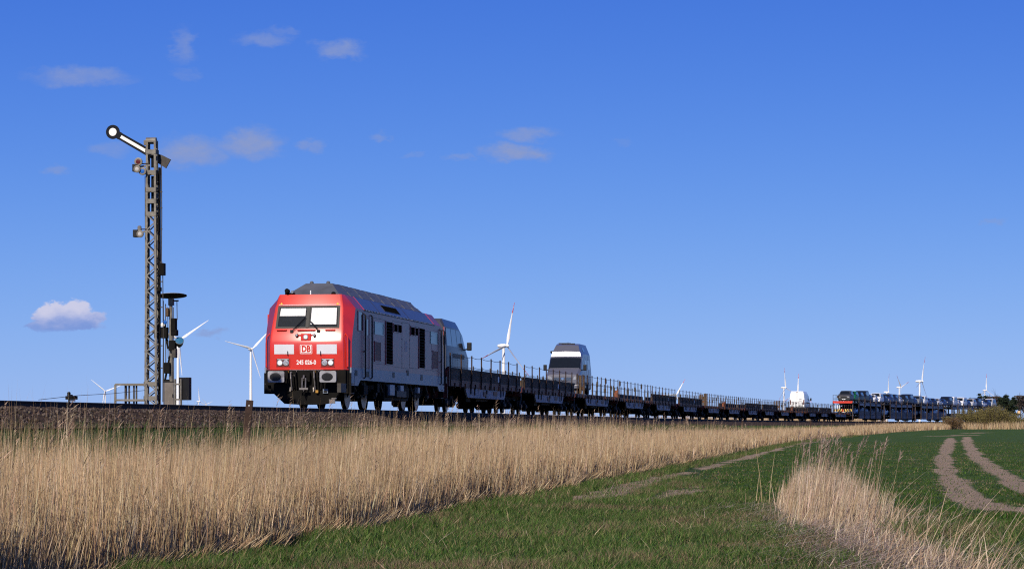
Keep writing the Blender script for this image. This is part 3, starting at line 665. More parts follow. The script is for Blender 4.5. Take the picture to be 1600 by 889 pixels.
# joints between the side panels, hatch outlines with bolts
mb = MB()
for (a, b, c, d) in [(203, 232, 275, 520), (325, 252, 383, 540), (383, 258, 432, 548), (432, 282, 487, 548), (530, 312, 572, 560), (572, 322, 612, 565)]:
    s0, s1, z0, z1 = crop5(a, b, c, d); w = .012
    for q in ((s0-w, s0, z0, z1), (s1, s1+w, z0, z1), (s0, s1, z0, z0+w), (s0, s1, z1-w, z1)): sbox(mb, *q, .0035, rubber)
    zz_ = z0+.15
    while zz_ < z1: sbox(mb, s0+.03, s0+.055, zz_, zz_+.025, .010, rubber); sbox(mb, s1-.055, s1-.03, zz_, zz_+.025, .010, rubber); zz_ += .3
mb.build('panel_joints', loco)['kind'] = 'stuff'
s0, s1, z0, z1 = crop5(400, 372, 417, 440); mb = MB()
for i in range(7): sbox(mb, s0, s1-(.1 if i % 3 == 1 else 0), z0+(z1-z0)*i/7, z0+(z1-z0)*i/7+.05, .004, M('faint_lettering', (.36, .30, .30), .5))
mb.build('data_panel', loco)
# cab doors with their grab rails and steps
for (xa, xb, yb0) in ((138, 181, 188), (622, 642, 288)):
    k = 4.039; s0, zt = side(530+xa/k, 440+yb0/k); s1, _ = side(530+xb/k, 440+yb0/k)
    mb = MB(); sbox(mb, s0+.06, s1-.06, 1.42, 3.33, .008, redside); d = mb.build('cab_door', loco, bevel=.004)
    mb = MB(); sbox(mb, (s0+s1)/2-.12, (s0+s1)/2+.12, 2.55, 3.1, .016, vglass); mb.build('pane', d)
    mb = MB(); sbox(mb, s0+.10, s0+.2, 1.95, 2.0, .05, steel); mb.build('handle', d)
    for q in (s0, s1):
        mb = MB(); mb.tube([(1.50, q, 1.05), (1.56, q, 1.09), (1.56, q, 3.22), (1.50, q, 3.26)], .028, rubber, 8); mb.build('grab_rail', loco)
# light grey skirt with dark sockets, raised over the bogies
for sd in (-1, 1):
    mb = MB(); poly = [(.26, 1.385), (.26, .78), (1.35, .78), (1.75, .98), (LL-1.75, .98), (LL-1.35, .78), (LL-.26, .78), (LL-.26, 1.385)]
    a, b = (1.44, 1.496) if sd > 0 else (-1.496, -1.44); mb.prism(poly, 'x', a, b, lgrey); mb.build('skirt', loco)
for (a, b, c, d) in [(82, 556, 98, 592), (150, 566, 172, 600), (322, 571, 335, 606), (413, 558, 425, 594), (500, 588, 513, 624), (660, 600, 668, 645)]:
    s0, s1, z0, z1 = crop5(a, b, c, d); mb = MB(); mb.box(1.47, 1.506, s0, s1, z0, z1, rubber); mb.build('socket_box', loco, bevel=.01)
# gutter; its bolt heads are coloured pale for the sunlight they catch
mb = MB(); mb.box(1.47, 1.515, 2.45, LL-2.45, 3.365, 3.42, rubber); g = mb.build('gutter', loco)
mb = MB(); s = 2.6
while s < LL-2.5: mb.box(1.515, 1.522, s, s+.09, 3.378, 3.41, panel); s += .27
mb.build('bolt_heads', g)['kind'] = 'stuff'
# roof: cantrail slope grille and hatch block
def slope(s, t, out=.01): return (1.49-.39*t+out*.76, s, 3.40+.46*t+out*.65)
def slab(mb, s0, s1, t0, t1, o0, o1, mat):
    vs = [slope(s, t, o) for o in (o0, o1) for (s, t) in ((s0, t0), (s1, t0), (s1, t1), (s0, t1))]
    mb.add(vs, [(0,1,2,3),(7,6,5,4),(0,4,5,1),(1,5,6,2),(2,6,7,3),(3,7,4,0)], mat)
mb = MB(); slab(mb, 6.6, 9.6, .28, .78, -.02, .012, M('roof_grille', (.03, .03, .034), .5))
for i in range(26): slab(mb, 6.65+i*.11, 6.68+i*.11, .3, .76, .012, .022, grille)
mb.build('roof_grille', loco)
mb = MB(); slab(mb, 10.9, 10.93, .0, 1, -.02, .006, rubber); slab(mb, 5.2, 5.23, .0, 1, -.02, .006, rubber); mb.build('roof_joints', loco)
for a, b in ((2.40, 2.47), (LL-2.47, LL-2.40)):
    mb = MB(); slab(mb, a, b, .0, 1, -.02, .008, red); mb.build('red_roof_edge', loco)
mb = MB(); ya, yb, yc, yd = .98, 1.95, LL-2.6, LL-1.5
vs = [(-.92, ya, 3.862), (.92, ya, 3.862), (.92, yd, 3.862), (-.92, yd, 3.862), (-.46, yb, 4.30), (.46, yb, 4.30), (.46, yc, 4.30), (-.46, yc, 4.30)]
mb.add(vs, [(0,1,5,4),(1,2,6,5),(2,3,7,6),(3,0,4,7),(4,5,6,7),(3,2,1,0)], rgrey); rf = mb.build('roof_hood', loco)
mb = MB()
for i in range(7):
    yy_ = 3.0+i*2.0; mb.box(-.42, .42, yy_, yy_+1.75, 4.30, 4.325, rgrey)
    mb.bar((.58, yy_+.3, 4.19), (.58, yy_+1.3, 4.19), .012, .25, rgrey, up=(-.69, 0, .72)); mb.bar((.80, yy_+.1, 3.985), (.80, yy_+1.5, 3.985), .02, .2, rgrey, up=(-.69, 0, .72))
mb.box(-.3, .3, 10.6, 12.0, 4.325, 4.36, rgrey); mb.build('roof_hatches', rf)
mb = MB()
for (x, z) in ((-.30, 4.32), (.28, 4.32)): mb.lathe([(.07, 0), (.07, .05), (.04, .09)], rgrey, 10, Matrix.Translation((x, yb+.2, z-.02)))
mb.build('roof_vents', rf)
mb = MB(); mb.tube([(-1.0+.12, .80, 3.86), (-.88, .80, 4.0)], .04, black, 8); mb.lathe([(.08, 0), (.08, .16), (.05, .18)], black, 10, Matrix.Translation((-.80, .72, 3.97)) @ AX((0, -1, .1))); mb.lathe([(.05, 0), (.05, .12)], lgrey, 10, Matrix.Translation((-.63, .74, 3.95)) @ AX((0, -1, 0))); mb.cbox((-.72, .78, 3.89), (.3, .12, .06), black); mb.build('horn', loco)
mb = MB(); mb.tube([(-.02, .75, 3.86), (-.02, .75, 4.0)], .02, white, 6); mb.build('aerial', loco)
mb = MB(); mb.lathe([(.08, 0), (.08, .05), (.05, .09), (.0, .1)], black, 10, Matrix.Translation((.74, .9, 3.86))); mb.build('roof_beacon', loco)
# front details: (x, z) on the raked face
def fp(x, z, o): return (x, y0(z)-o, z)
def fpatch(mb, pts, o0, o1, mat):
    n = len(pts); vs = [fp(x, z, o0) for x, z in pts]+[fp(x, z, o1) for x, z in pts]
    mb.add(vs, [tuple(range(n)), tuple(reversed(range(n, 2*n)))]+[(i, i+n, (i+1) % n+n, (i+1) % n) for i in range(n)], mat)
def fquad(mb, x0, x1, z0, z1, o0, o1, mat, tx=0):   # split across the bend lines of the face
    zs = sorted({z0, z1}|{z for z in FZ if z0 < z < z1})
    for a, b in zip(zs[:-1], zs[1:]): fpatch(mb, [(x0, a), (x1, a), (x1, b), (x0, b)], o0, o1, mat)
ws = MB(); fpatch(ws, [(-1.10, 2.70), (1.10, 2.70), (1.07, 3.47), (-1.07, 3.47)], -.03, .010, rubber); wsf = ws.build('windscreen_surround', loco)
for sx, q in ((-1, [(-1.03, 2.76), (-.07, 2.76), (-.07, 3.42), (-.995, 3.42)]), (1, [(.07, 2.76), (1.03, 2.76), (.995, 3.42), (.07, 3.42)])):
    mb = MB(); fpatch(mb, q, .010, .014, M('cab_interior', (.012, .015, .02), .8)); mb.build('cab_interior', wsf)
    mb = MB(); bq = [(-.985, 3.12), (-.10, 3.12), (-.10, 3.385), (-.965, 3.385)] if sx < 0 else [(.10, 2.83), (.985, 2.83), (.965, 3.395), (.10, 3.395)]
    fpatch(mb, bq, .014, .018, blind); mb.build('sunblind', wsf)
    mb = MB(); fpatch(mb, q, .024, .028, glass); mb.build('windscreen_pane', wsf)
mb = MB(); fpatch(mb, [(-.045, 2.72), (.045, 2.72), (.045, 3.46), (-.045, 3.46)], .010, .034, rubber); mb.build('centre_pillar', wsf)
for x0_, z0_, x1_, z1_ in ((-.52, 2.60, -.10, 3.08), (.40, 2.60, .08, 2.95)):
    mb = MB(); mb.bar(fp(x0_, z0_, .05), fp(x1_, z1_, .06), .018, .02, rubber); mb.bar(fp(x0_+.05, z0_+.0, .05), fp(x1_+.05, z1_-.02, .06), .010, .012, rubber); mb.cbox(fp(x0_, z0_, .03), (.10, .07, .09), rubber); mb.build('windscreen_wiper', loco)
for x in (-.87, -.02, .80):
    w = .30 if x == -.02 else .16
    mb = MB(); mb.tube([fp(x-w, 2.635, .0), fp(x-w, 2.635, .05), fp(x+w, 2.635, .05), fp(x+w, 2.635, .0)], .022, red, 6); mb.build('step_handle', loco)
for x in (-.97, .97):
    mb = MB(); fpatch(mb, [(x-.055, 3.50), (x+.055, 3.50), (x, 3.585)], 0, .006, yellow); mb.build('warning_triangle', loco)
mb = MB(); fquad(mb, -1.05, 1.05, 3.498, 3.512, -.01, .006, panel); mb.build('windscreen_drip_strip', loco)
# the high centre lamp and its two small neighbours
mb = MB(); mb.box(-.19, .16, y0(2.38)-.05, y0(2.38)+.05, 2.28, 2.52, red); hl = mb.build('top_lamp_housing', loco, bevel=.012)
mb = MB(); mb.lathe([(.085, 0), (.085, .02), (.06, .022)], M('lamp_rim', (.55, .55, .56), .25, .6), 16, Matrix.Translation((-.015, y0(2.38)-.05, 2.40)) @ AX((0, -1, 0))); mb.lathe([(.055, 0), (.03, .02)], lampw, 12, Matrix.Translation((-.015, y0(2.38)-.07, 2.40)) @ AX((0, -1, 0))); mb.build('top_lamp', loco)
for x in (-.33, .27):
    mb = MB(); mb.lathe([(.055, 0), (.055, .1), (.045, .12)], rubber, 10, Matrix.Translation((x, y0(2.45)+.02, 2.46)) @ AX((0, -1, 0))); mb.lathe([(.04, .12), (.02, .125)], lampg, 10, Matrix.Translation((x, y0(2.45)+.02, 2.46)) @ AX((0, -1, 0))); mb.cbox((x+(.1 if x < 0 else -.1), y0(2.45)-.005, 2.46), (.10, .04, .05), red); mb.build('marker_lamp', loco)
# pale panels, emblem, number
for x0_, x1_ in ((-1.10, -.42), (.36, 1.05)):
    mb = MB(); fquad(mb, x0_, x1_, 1.83, 2.155, 0, .008, panel); mb.build('pale_front_panel', loco)
def ftext(cx, cz, o): return lambda x, y, z: (cx+x, y0(cz+y)-o-z, cz+y)
def rrect(x0, x1, z0, z1, r=.03, n=4):
    P = []
    for cx, cz, a in ((x1-r, z1-r, 0), (x0+r, z1-r, 90), (x0+r, z0+r, 180), (x1-r, z0+r, 270)):
        for k in range(n+1): P.append((cx+r*math.cos(R(a+90*k/n)), cz+r*math.sin(R(a+90*k/n))))
    return P
mb = MB(); fpatch(mb, rrect(-.215, .205, 1.835, 2.145), 0, .006, white); em = mb.build('emblem', loco)
mb = MB(); fpatch(mb, rrect(-.200, .190, 1.850, 2.130, .025), .006, .008, red); fpatch(mb, rrect(-.182, .172, 1.868, 2.112, .02), .008, .010, white); mb.build('emblem_border', em)
text('emblem_letters', 'DB', .285, red, em, ftext(-.005, 1.992, .011), .012, .82)
text('running_number', '245 026-0', .205, white, loco, ftext(.0, 1.545, .004), .005, .80)
mb = MB(); fquad(mb, -.58, .58, 1.30, 1.306, 0, .01, panel); mb.build('lower_edge_strip', loco)
for sx in (-1, 1):
    cx = -.80 if sx < 0 else .735
    mb = MB(); fpatch(mb, rrect(cx-.225, cx+.225, 1.41, 1.68), -.01, .015, redbrown)
    for q in ((cx-.24, cx+.24, 1.68, 1.70), (cx-.24, cx+.24, 1.39, 1.41)): fquad(mb, *q, 0, .024, red)
    for q in ((cx-.24, cx-.222, 1.41, 1.68), (cx+.222, cx+.24, 1.41, 1.68)): fquad(mb, *q, 0, .024, red)
    fpatch(mb, [(cx-.20, 1.64), (cx+.20, 1.64), (cx+.2, 1.66), (cx-.2, 1.66)], .015, .03, panel)
    hc = mb.build('headlight_cluster', loco)
    for j, mt in ((sx*.105, lampw), (-sx*.105, lampg)):
        mb = MB(); mt4 = Matrix.Translation((cx+j, y0(1.54)-.012, 1.535)) @ AX((0, -1, 0)); mb.lathe([(.098, 0), (.098, .022), (.084, .024)], M('lamp_rim', (1, 1, 1)), 18, mt4); mb.lathe([(.082, .012), (.06, .03), (.0, .04)], mt, 16, mt4)
        if mt is lampg:
            for a in range(7): mb.lathe([(.018, .03), (.012, .044)], panel, 6, Matrix.Translation((cx+j+.05*math.cos(a*PI/3)*(a < 6), y0(1.54)-.02, 1.535+.05*math.sin(a*PI/3)*(a < 6))) @ AX((0, -1, 0)))
        mb.build('headlight', hc)
for x in (-.63, .50):
    mb = MB(); mb.tube([fp(x, 1.78, .0), fp(x, 1.78, .05), fp(x, 1.93, .05)], .012, rubber, 6); mb.build('tail_lamp_bracket', loco)
# red grab rails at the cab corners
for sx in (-1, 1):
    mb = MB(); x = sx*1.40; mb.tube([(x-.05*sx, .22, 1.36), (x, .12, 1.40), (x, .11, 2.40), (x-.10*sx, .22, 2.52)], .024, red, 8); mb.build('corner_grab_rail', loco)
for sx in (-1, 1):
    mb = MB(); mb.tube([(sx*1.48, .95, 2.80), (sx*1.53, .9, 2.84), (sx*1.53, .9, 3.2)], .016, red, 6); mb.cbox((sx*1.515, .9, 3.0), (.05, .12, .40), red); 
    if sx < 0: mb.build('rear_view_mirror', loco, bevel=.02)
# buffers, coupling, hoses and plough
plate = M('buffer_plate', (.30, .30, .32), .5, .2, .15, 4, dirt=(.02, .02, .02), dirt_amt=.9)
for x in (-.895, .875):
    mb = MB(); mb.lathe([(.19, -.62), (.19, -.45), (.13, -.44), (.13, -.06), (.17, -.04)], black, 18, Matrix.Translation((x, -.58, 1.055)) @ AX((0, -1, 0))); bf = mb.build('buffer', loco, smooth=True)
    mb = MB(); mb.prism(rrect(x-.285, x+.285, .865, 1.245, .05, 3), 'y', -.60, -.555, plate); mb.build('buffer_plate', bf, bevel=.012)
    mb = MB(); mb.lathe([(.17, 0), (.12, .003)], M('buffer_grease', (.012, .012, .013), .35, 0, .4, 12), 22, Matrix.Translation((x-.02, -.601, 1.05)) @ AX((0, -1, 0)) @ Matrix.Diagonal((1.15, .8, 1, 1))); mb.build('grease_patch', bf)
mb = MB(); mb.box(-1.36, 1.36, -.02, .14, .78, 1.30, black); mb.box(-1.42, 1.42, .14, .5, .5, 1.29, black); mb.build('headstock', loco, bevel=.01)
mb = MB()
mb.cbox((0, -.12, 1.05), (.34, .2, .30), black); mb.bar((0, -.2, 1.06), (0, -.34, 1.04), .09, .10, black); mb.tube([(0, -.34, 1.10), (.0, -.40, 1.0), (0, -.34, .95)], .035, steel, 8)
mb.tube([(-.06, -.33, 1.02), (-.06, -.36, .70), (0, -.37, .58), (.06, -.36, .70), (.06, -.33, 1.02)], .026, steel, 8); mb.cbox((0, -.36, .66), (.30, .06, .06), steel); mb.tube([(-.05, -.30, .62), (0, -.33, .42), (.05, -.3, .62)], .025, black, 8); mb.build('coupling_hook', loco)
for i, (x, zt, zb, m_) in enumerate(((-.62, 1.22, .55, black), (-.50, 1.2, .62, steel), (-.34, 1.24, .66, black), (.30, 1.22, .6, steel), (.42, 1.24, .55, black), (-.42, 1.1, .7, black), (.54, 1.15, .68, black))):
    mb = MB(); mb.tube([(x, -.03, zt), (x, -.14, zt+.02), (x+.02, -.2, zt-.2), (x+.05, -.17, zb), (x-.02, -.12, zb-.06), (x-.04, -.05, zb+.1)], .026, m_, 8); mb.cbox((x, -.05, zt), (.07, .08, .07), M('brass_cock', (.45, .24, .05), .4, .5) if i % 3 == 0 else steel); mb.build('brake_hose', loco)
mb = MB(); mb.prism([(-1.20, .60), (-.72, .16), (-.20, .13), (.55, .13), (.95, .20), (1.20, .60)], 'y', -.12, .10, black)
mb.box(-1.20, 1.20, -.05, .30, .56, .82, black); mb.build('snow_plough', loco, bevel=.01)
mb = MB(); mb.cbox((.70, -.16, .58), (.17, .05, .14), lgrey); mb.cbox((.70, -.19, .57), (.11, .03, .07), rubber); mb.build('cable_socket', loco)
mb = MB(); mb.cbox((.42, -.2, .57), (.09, .08, .09), M('brass_cock', (.4, .2, .05))); mb.build('pipe_cock', loco)
mb = MB(); mb.cbox((.92, -.13, .24), (.2, .06, .14), steel); mb.cbox((.98, -.1, .34), (.16, .1, .04), steel); mb.build('magnet_bracket', loco)
for sx in (-1, 1):
    for yy_ in (.45, LL-.75):
        mb = MB(); mb.box(sx*1.36 if sx > 0 else -1.50, 1.50 if sx > 0 else -1.36, yy_-.25, yy_-.22, .50, 1.2, black); mb.box(sx*1.36 if sx > 0 else -1.50, 1.50 if sx > 0 else -1.36, yy_+.25, yy_+.28, .50, 1.2, black)
        for z in (.50, .82): mb.box(1.26 if sx > 0 else -1.50, 1.50 if sx > 0 else -1.26, yy_-.25, yy_+.28, z, z+.03, zincdk)
        mb.build('cab_steps', loco)
# running gear
def wheelset(r, parent, y, mat=black, gauge=.75):
    for sx in (-1, 1):
        mb = MB(); mt = Matrix.Translation((sx*gauge, y, r)) @ AX((sx, 0, 0))
        mb.lathe([(r+.03, -.07), (r+.03, -.04), (r, -.03), (r, .06), (r-.05, .065), (r-.07, .03), (.17, .02), (.15, .08), (.0, .09)], mat, 28, mt)
        mb.lathe([(r-.012, .064), (r-.045, .068)], steel, 28, mt); mb.build('wheel', parent)
    mb = MB(); mb.tube([(-gauge, y, r), (gauge, y, r)], .09, mat, 10); mb.build('axle', parent)
def bogie(parent, yc, wb, r, w=.98, box=True):
    mb = MB()
    for sx in (-1, 1):
        x0_, x1_ = (w-.06, w+.10) if sx > 0 else (-w-.10, -w+.06)
        mb.prism([(yc-wb/2-.45, r+.02), (yc-wb/2-.25, r+.32), (yc-.7, r+.30), (yc-.5, r-.06), (yc+.5, r-.06), (yc+.7, r+.30), (yc+wb/2+.25, r+.32), (yc+wb/2+.45, r+.02), (yc+wb/2+.2, r-.02), (yc+wb/2-.4, r+.12), (yc-wb/2+.4, r+.12), (yc-wb/2-.2, r-.02)], 'x', x0_, x1_, black)
        for a in (-wb/2, wb/2):
            mb.cbox((sx*(w+.06), yc+a, r), (.24, .34, .34), black); mb.lathe([(.11, 0), (.11, .08), (.06, .1)], zincdk, 12, Matrix.Translation((sx*(w+.17), yc+a, r)) @ AX((sx, 0, 0)))
            for b in (-.3, .3): mb.lathe([(.09, 0), (.09, .26)], black, 10, Matrix.Translation((sx*(w+.03), yc+a+b, r+.05)))
        mb.tube([(sx*(w+.12), yc-.5, r+.1), (sx*(w+.12), yc-.2, r+.6)], .05, zincdk, 8)
    mb.box(-w, w, yc-.35, yc+.35, r-.02, r+.3, black); b = mb.build('bogie', parent)
    wheelset(r, b, yc-wb/2); wheelset(r, b, yc+wb/2); return b
bogie(loco, 4.2, 2.8, .55, 1.02); bogie(loco, LL-4.1, 2.8, .55, 1.02)
mb = MB(); mb.box(-1.36, 1.36, .5, LL-.5, .98, 1.3, black); mb.build('underframe', loco)
mb = MB(); mb.box(-1.28, 1.28, 6.9, 11.6, .33, .99, black); mb.box(-1.36, 1.36, 7.1, 11.4, .45, .85, black); mb.build('fuel_tank', loco, bevel=.03)
for (a, b, c, d, m_) in ((316, 650, 346, 718, lgrey), (383, 655, 404, 692, lgrey), (360, 690, 420, 730, zincdk), (493, 668, 506, 705, lgrey), (150, 652, 176, 712, black), (5, 640, 38, 700, zincdk), (236, 640, 250, 700, black)):
    s0, s1, z0, z1 = crop5(a, b, c, d); mb = MB(); mb.box(1.30, 1.44, s0, s1, z0, z1, m_); mb.build('equipment_box', loco, bevel=.015)
for sx in (-1, 1):
    for y in (1.6, 3.0, 6.3, 12.1, 15.4, 17.0):
        mb = MB(); mb.tube([(sx*1.25, y, 1.0), (sx*1.30, y+.05, .75), (sx*1.28, y+.35, .62)], .03, zincdk, 8); mb.tube([(sx*1.18, y+.2, 1.0), (sx*1.2, y+.2, .5)], .06, black, 8); mb.build('sand_pipe', loco)

# ------------------------------------------------------------------ vans and cars: lofted bodies with set-in panes
class Loft:
    ang = 38
    """stations: (y, zb, zbelt, zs, zt, hb, hbelt, hs, ht); ring of 14 points, right side first"""
    def __init__(s, st): s.st = np.array(st, float); s.P = np.array([s.ring(r_) for r_ in s.st])
    def ring(s, q):
        y, zb, zbelt, zs, zt, hb, hbelt, hs, ht = q
        h = [(0, zb), (hb*.86, zb), (hb, zb+.14), (hbelt, zbelt), (hs, zs), (ht, zt), (0, zt+.015)]
        return [(x, y, z) for x, z in h]+[(-x, y, z) for x, z in h[-2:0:-1]]
    def at(s, y, j):
        st = s.st[:, 0]; i = int(np.clip(np.searchsorted(st, y, 'right')-1, 0, len(st)-2)); u = (y-st[i])/(st[i+1]-st[i])
        j0 = int(math.floor(j)); v = j-j0; n = s.P.shape[1]; a = s.P[:, j0 % n]; b = s.P[:, (j0+1) % n]
        return (a[i]*(1-u)+a[i+1]*u)*(1-v)+(b[i]*(1-u)+b[i+1]*u)*v
    def body(s, name, parent, mat):
        mb = MB(); n = s.P.shape[1]; k = len(s.P); vs = [tuple(p) for r_ in s.P for p in r_]
        fs = [(i*n+j, i*n+(j+1) % n, (i+1)*n+(j+1) % n, (i+1)*n+j) for i in range(k-1) for j in range(n)]
        fs += [tuple(range(n)), tuple((k-1)*n+j for j in range(n))]; mb.add(vs, fs, mat); return mb.build(name, parent, smooth=True, angle=s.ang)
    def pane(s, name, parent, mat, ya, yb, j0, j1, off=.008, ny=4, nj=4, ya1=None, yb1=None):
        """a pane lying on the skin between stations ya..yb and ring positions j0..j1 (ya1, yb1: ends along the j1 edge)"""
        ya1 = ya if ya1 is None else ya1; yb1 = yb if yb1 is None else yb1
        def grid(o):
            g = []
            for b in range(nj+1):
                jj = j0+(j1-j0)*b/nj
                for a in range(ny+1):
                    y = (ya*(1-b/nj)+ya1*b/nj)*(1-a/ny)+(yb*(1-b/nj)+yb1*b/nj)*(a/ny)
                    p = s.at(y, jj); du = s.at(y+.02, jj)-s.at(y-.02, jj); dv = s.at(y, jj+.05)-s.at(y, jj-.05)
                    nn = np.cross(du, dv); nn = nn/(np.linalg.norm(nn)+1e-9)
                    c = np.array([0, p[1], 1.2]); nn = nn if nn.dot(p-c) > 0 else -nn
                    g.append(p+nn*o)
            return g
        A_ = grid(off); B_ = grid(-.02); m_ = len(A_); w = ny+1; fs = []
        for b in range(nj):
            for a in range(ny):
                q = b*w+a; fs.append((q, q+1, q+w+1, q+w)); fs.append((m_+q, m_+q+w, m_+q+w+1, m_+q+1))
        rim = [a for a in range(w)]+[b*w+ny for b in range(1, nj+1)]+[nj*w+a for a in range(ny-1, -1, -1)]+[b*w for b in range(nj-1, 0, -1)]
        for k in range(len(rim)): a, b = rim[k], rim[(k+1) % len(rim)]; fs.append((a, m_+a, m_+b, b))
        mb = MB(); mb.add([tuple(v) for v in A_+B_], fs, mat); return mb.build(name, parent)
def road_wheels(parent, ys, hw, r):
    for y in ys:
        for sx in (-1, 1):
            mb = MB(); mt = Matrix.Translation((sx*(hw-.10), y, r)) @ AX((sx, 0, 0)); mb.lathe([(r-.06, -.11), (r, -.08), (r, .08), (r-.04, .11), (r*.62, .115)], rubber, 20, mt); w = mb.build('wheel', parent)
            mb = MB(); mb.lathe([(r*.60, .095), (r*.56, .118), (r*.2, .10), (.0, .11)], M('wheel_rim', (.32, .32, .33), .35, .7), 16, mt); mb.build('rim', w)
def mirror(parent, x, y, z, mat, w=.2, h=.36):
    sx = 1 if x > 0 else -1
    mb = MB(); mb.cbox((x, y, z), (w, .14, h), mat); mb.bar((x-sx*.05, y, z-h*.3), (x-sx*.28, y+.12, z-h*.45), .06, .06, mat); mb.build('door_mirror', parent, bevel=.03)
# panel van, front towards -y; ring positions 3..4 are the side glass band
def van(label, paint, cat='van', camper=False, group=None):
    t = empty('camper_van' if camper else 'panel_van', label, cat, group=group)
    st = [(0.0, .48, .82, .95, 1.06, .78, .82, .80, .70), (.07, .32, .92, 1.08, 1.17, .94, .96, .92, .78), (.25, .28, 1.05, 1.18, 1.28, 1.0, 1.01, .97, .84), (.86, .28, 1.30, 1.42, 1.53, 1.01, 1.02, .99, .88)]
    if camper: st += [(1.56, .28, 1.36, 2.08, 2.22, 1.02, 1.03, .95, .87), (1.64, .28, 1.36, 2.16, 2.28, 1.02, 1.03, .96, .90), (1.74, .28, 1.36, 2.22, 2.56, 1.02, 1.03, .96, .82), (2.20, .28, 1.36, 2.38, 2.96, 1.02, 1.03, .94, .68), (2.75, .28, 1.36, 2.44, 3.06, 1.02, 1.03, .93, .68), (5.85, .28, 1.36, 2.44, 3.06, 1.02, 1.03, .93, .68), (5.99, .32, 1.36, 2.40, 2.94, .99, 1.0, .90, .64)]
    else: st += [(1.56, .28, 1.36, 2.05, 2.20, 1.02, 1.03, .95, .85), (1.95, .28, 1.36, 2.18, 2.44, 1.02, 1.03, .94, .81), (2.5, .28, 1.36, 2.30, 2.60, 1.02, 1.03, .93, .79), (5.85, .28, 1.36, 2.32, 2.64, 1.02, 1.03, .93, .79), (5.97, .32, 1.36, 2.28, 2.54, .99, 1.0, .90, .74)]
    Lf = Loft(st); Lf.ang = 15; Lf.body('body', t, paint)
    mb = MB(); wsn = Lf.pane('windscreen', t, vglass, .90, 1.53, 4.35, 7.65, .008, 6, 10)
    for j0, j1 in ((3.12, 3.93), (8.07, 8.88)):
        Lf.pane('side_window', t, vglass, 1.18, 2.10, j0, j1, .006, 4, 3, ya1=1.70 if j0 < 5 else None)
        if camper:
            Lf.pane('side_window', t, vglass, 2.75, 3.75, j0+.05, j1-.25, .006)
            Lf.pane('side_window', t, vglass, 4.2, 5.3, j0+.05, j1-.25, .006); Lf.pane('roof_window', t, vglass, 2.9, 3.7, 4.25 if j0 < 5 else 7.35, 4.65 if j0 < 5 else 7.75, .012)
        else:
            for a, b in ((2.20, 3.2), (3.3, 4.5), (4.6, 5.75)): Lf.pane('side_window', t, vglass, a, b, j0, j1-.04, .006) if group else None
    for j in (2.5, 9.5): 
        for y in (2.16, 3.27, 4.55): Lf.pane('door_joint', t, rubber, y, y+.018, j-.4, j+1.4, .004, 1, 6)
        Lf.pane('rub_strip', t, rubber, 1.5, 4.4, j-.35, j-.15, .015, 4, 1)
    mb = MB(); mb.box(-.58, .58, -.025, .10, .80, .99, rubber)
    for z in (.83, .895, .955): mb.box(-.55, .55, -.026, .0, z, z+.014, M('chrome', (.65, .65, .67), .12, 1))
    mb.build('grille', t); mb = MB(); mb.lathe([(.085, 0), (.085, .012), (.06, .014)], M('chrome', (1, 1, 1)), 16, Matrix.Translation((0, -.03, .90)) @ AX((0, -1, 0))); mb.build('round_badge', t)
    for sx in (-1, 1):
        mb = MB(); mb.prism([(sx*.61, .84), (sx*.87, .88), (sx*.90, 1.10), (sx*.67, 1.04)], 'y', -.01, .20, lampg); mb.build('headlight', t, bevel=.01)
        mirror(t, sx*1.20, 1.15, 1.60, rubber)
        mb = MB(); mb.box(sx*.90-.07, sx*.90+.07, 5.94, 6.0, .9, 1.5, dkred); mb.build('tail_light', t)
    mb = MB(); mb.box(-.95, .95, -.04, .12, .34, .56, rubber if not camper else paint); mb.box(-.7, .7, -.045, .0, .36, .44, rubber); mb.build('front_bumper', t, bevel=.02)
    mb = MB(); mb.box(-.98, .98, 5.93, 6.06, .34, .58, rubber); mb.build('rear_bumper', t, bevel=.02)
    mb = MB(); mb.box(-.26, .26, -.052, -.04, .46, .57, white); mb.build('number_plate', t)
    # rear doors: joint, handle, script, high brake light
    zt_ = 2.86 if camper else 2.46
    mb = MB(); mb.box(-.008, .008, 5.95, 5.992, .6, zt_, rubber); mb.build('rear_door_joint', t)
    mb = MB(); mb.box(.06, .20, 5.97, 6.02, 1.02, 1.10, rubber); mb.box(-.78, -.10, 5.97, 5.99, .70, .73, rubber); mb.build('rear_door_handle', t)
    mb = MB(); mb.box(-.12, .12, 5.93, 5.99, zt_+.03, zt_+.08, dkred); mb.build('brake_light', t)
    road_wheels(t, (1.0, 4.65), 1.0, .35)
    if camper:
        mb = MB(); mb.box(-.62, .10, 2.9, 3.5, 3.065, 3.13, rubber); mb.box(-.40, .40, 2.62, 2.9, 3.05, 3.10, rubber); mb.build('roof_hatch', t, bevel=.02)
        mb = MB(); mb.tube([(0, 2.5, 3.02), (0, 2.6, 3.18)], .012, rubber, 6); mb.build('aerial', t)
        mb = MB(); mb.box(-1.16, -.98, 3.2, 5.2, 2.52, 2.66, rubber); mb.build('awning', t, bevel=.03)
    return t
deckz = 1.27
v1 = van('dark grey minibus on the first flat wagon right behind the locomotive', M('dark_silver_paint', (.075, .078, .095), .32, .4, .04, 3, spec=.4), 'minibus', group='road vehicles on the flat wagons'); del v1['group']
for c in [c for c in bpy.data.objects if c.parent == v1 and c.name.startswith(('tail_light', 'brake_light'))]: bpy.data.objects.remove(c)
s_front, _ = side(729.5, 560, .9); place(v1, s_front, 0, deckz, PI); v1.name = 'minibus'
v2 = van('silver high roofed camper van facing the camera among the railings', silver, 'camper van', True)
s_c, _ = side(881, 560, .15); place(v2, s_c-.6, .15, deckz, 0)
v3 = van('white panel van seen from behind, alone on a distant flat wagon', vanwhite, 'van')
s_w, _ = side(1257, 610, .98); place(v3, s_w+5.97, 0, deckz, PI)
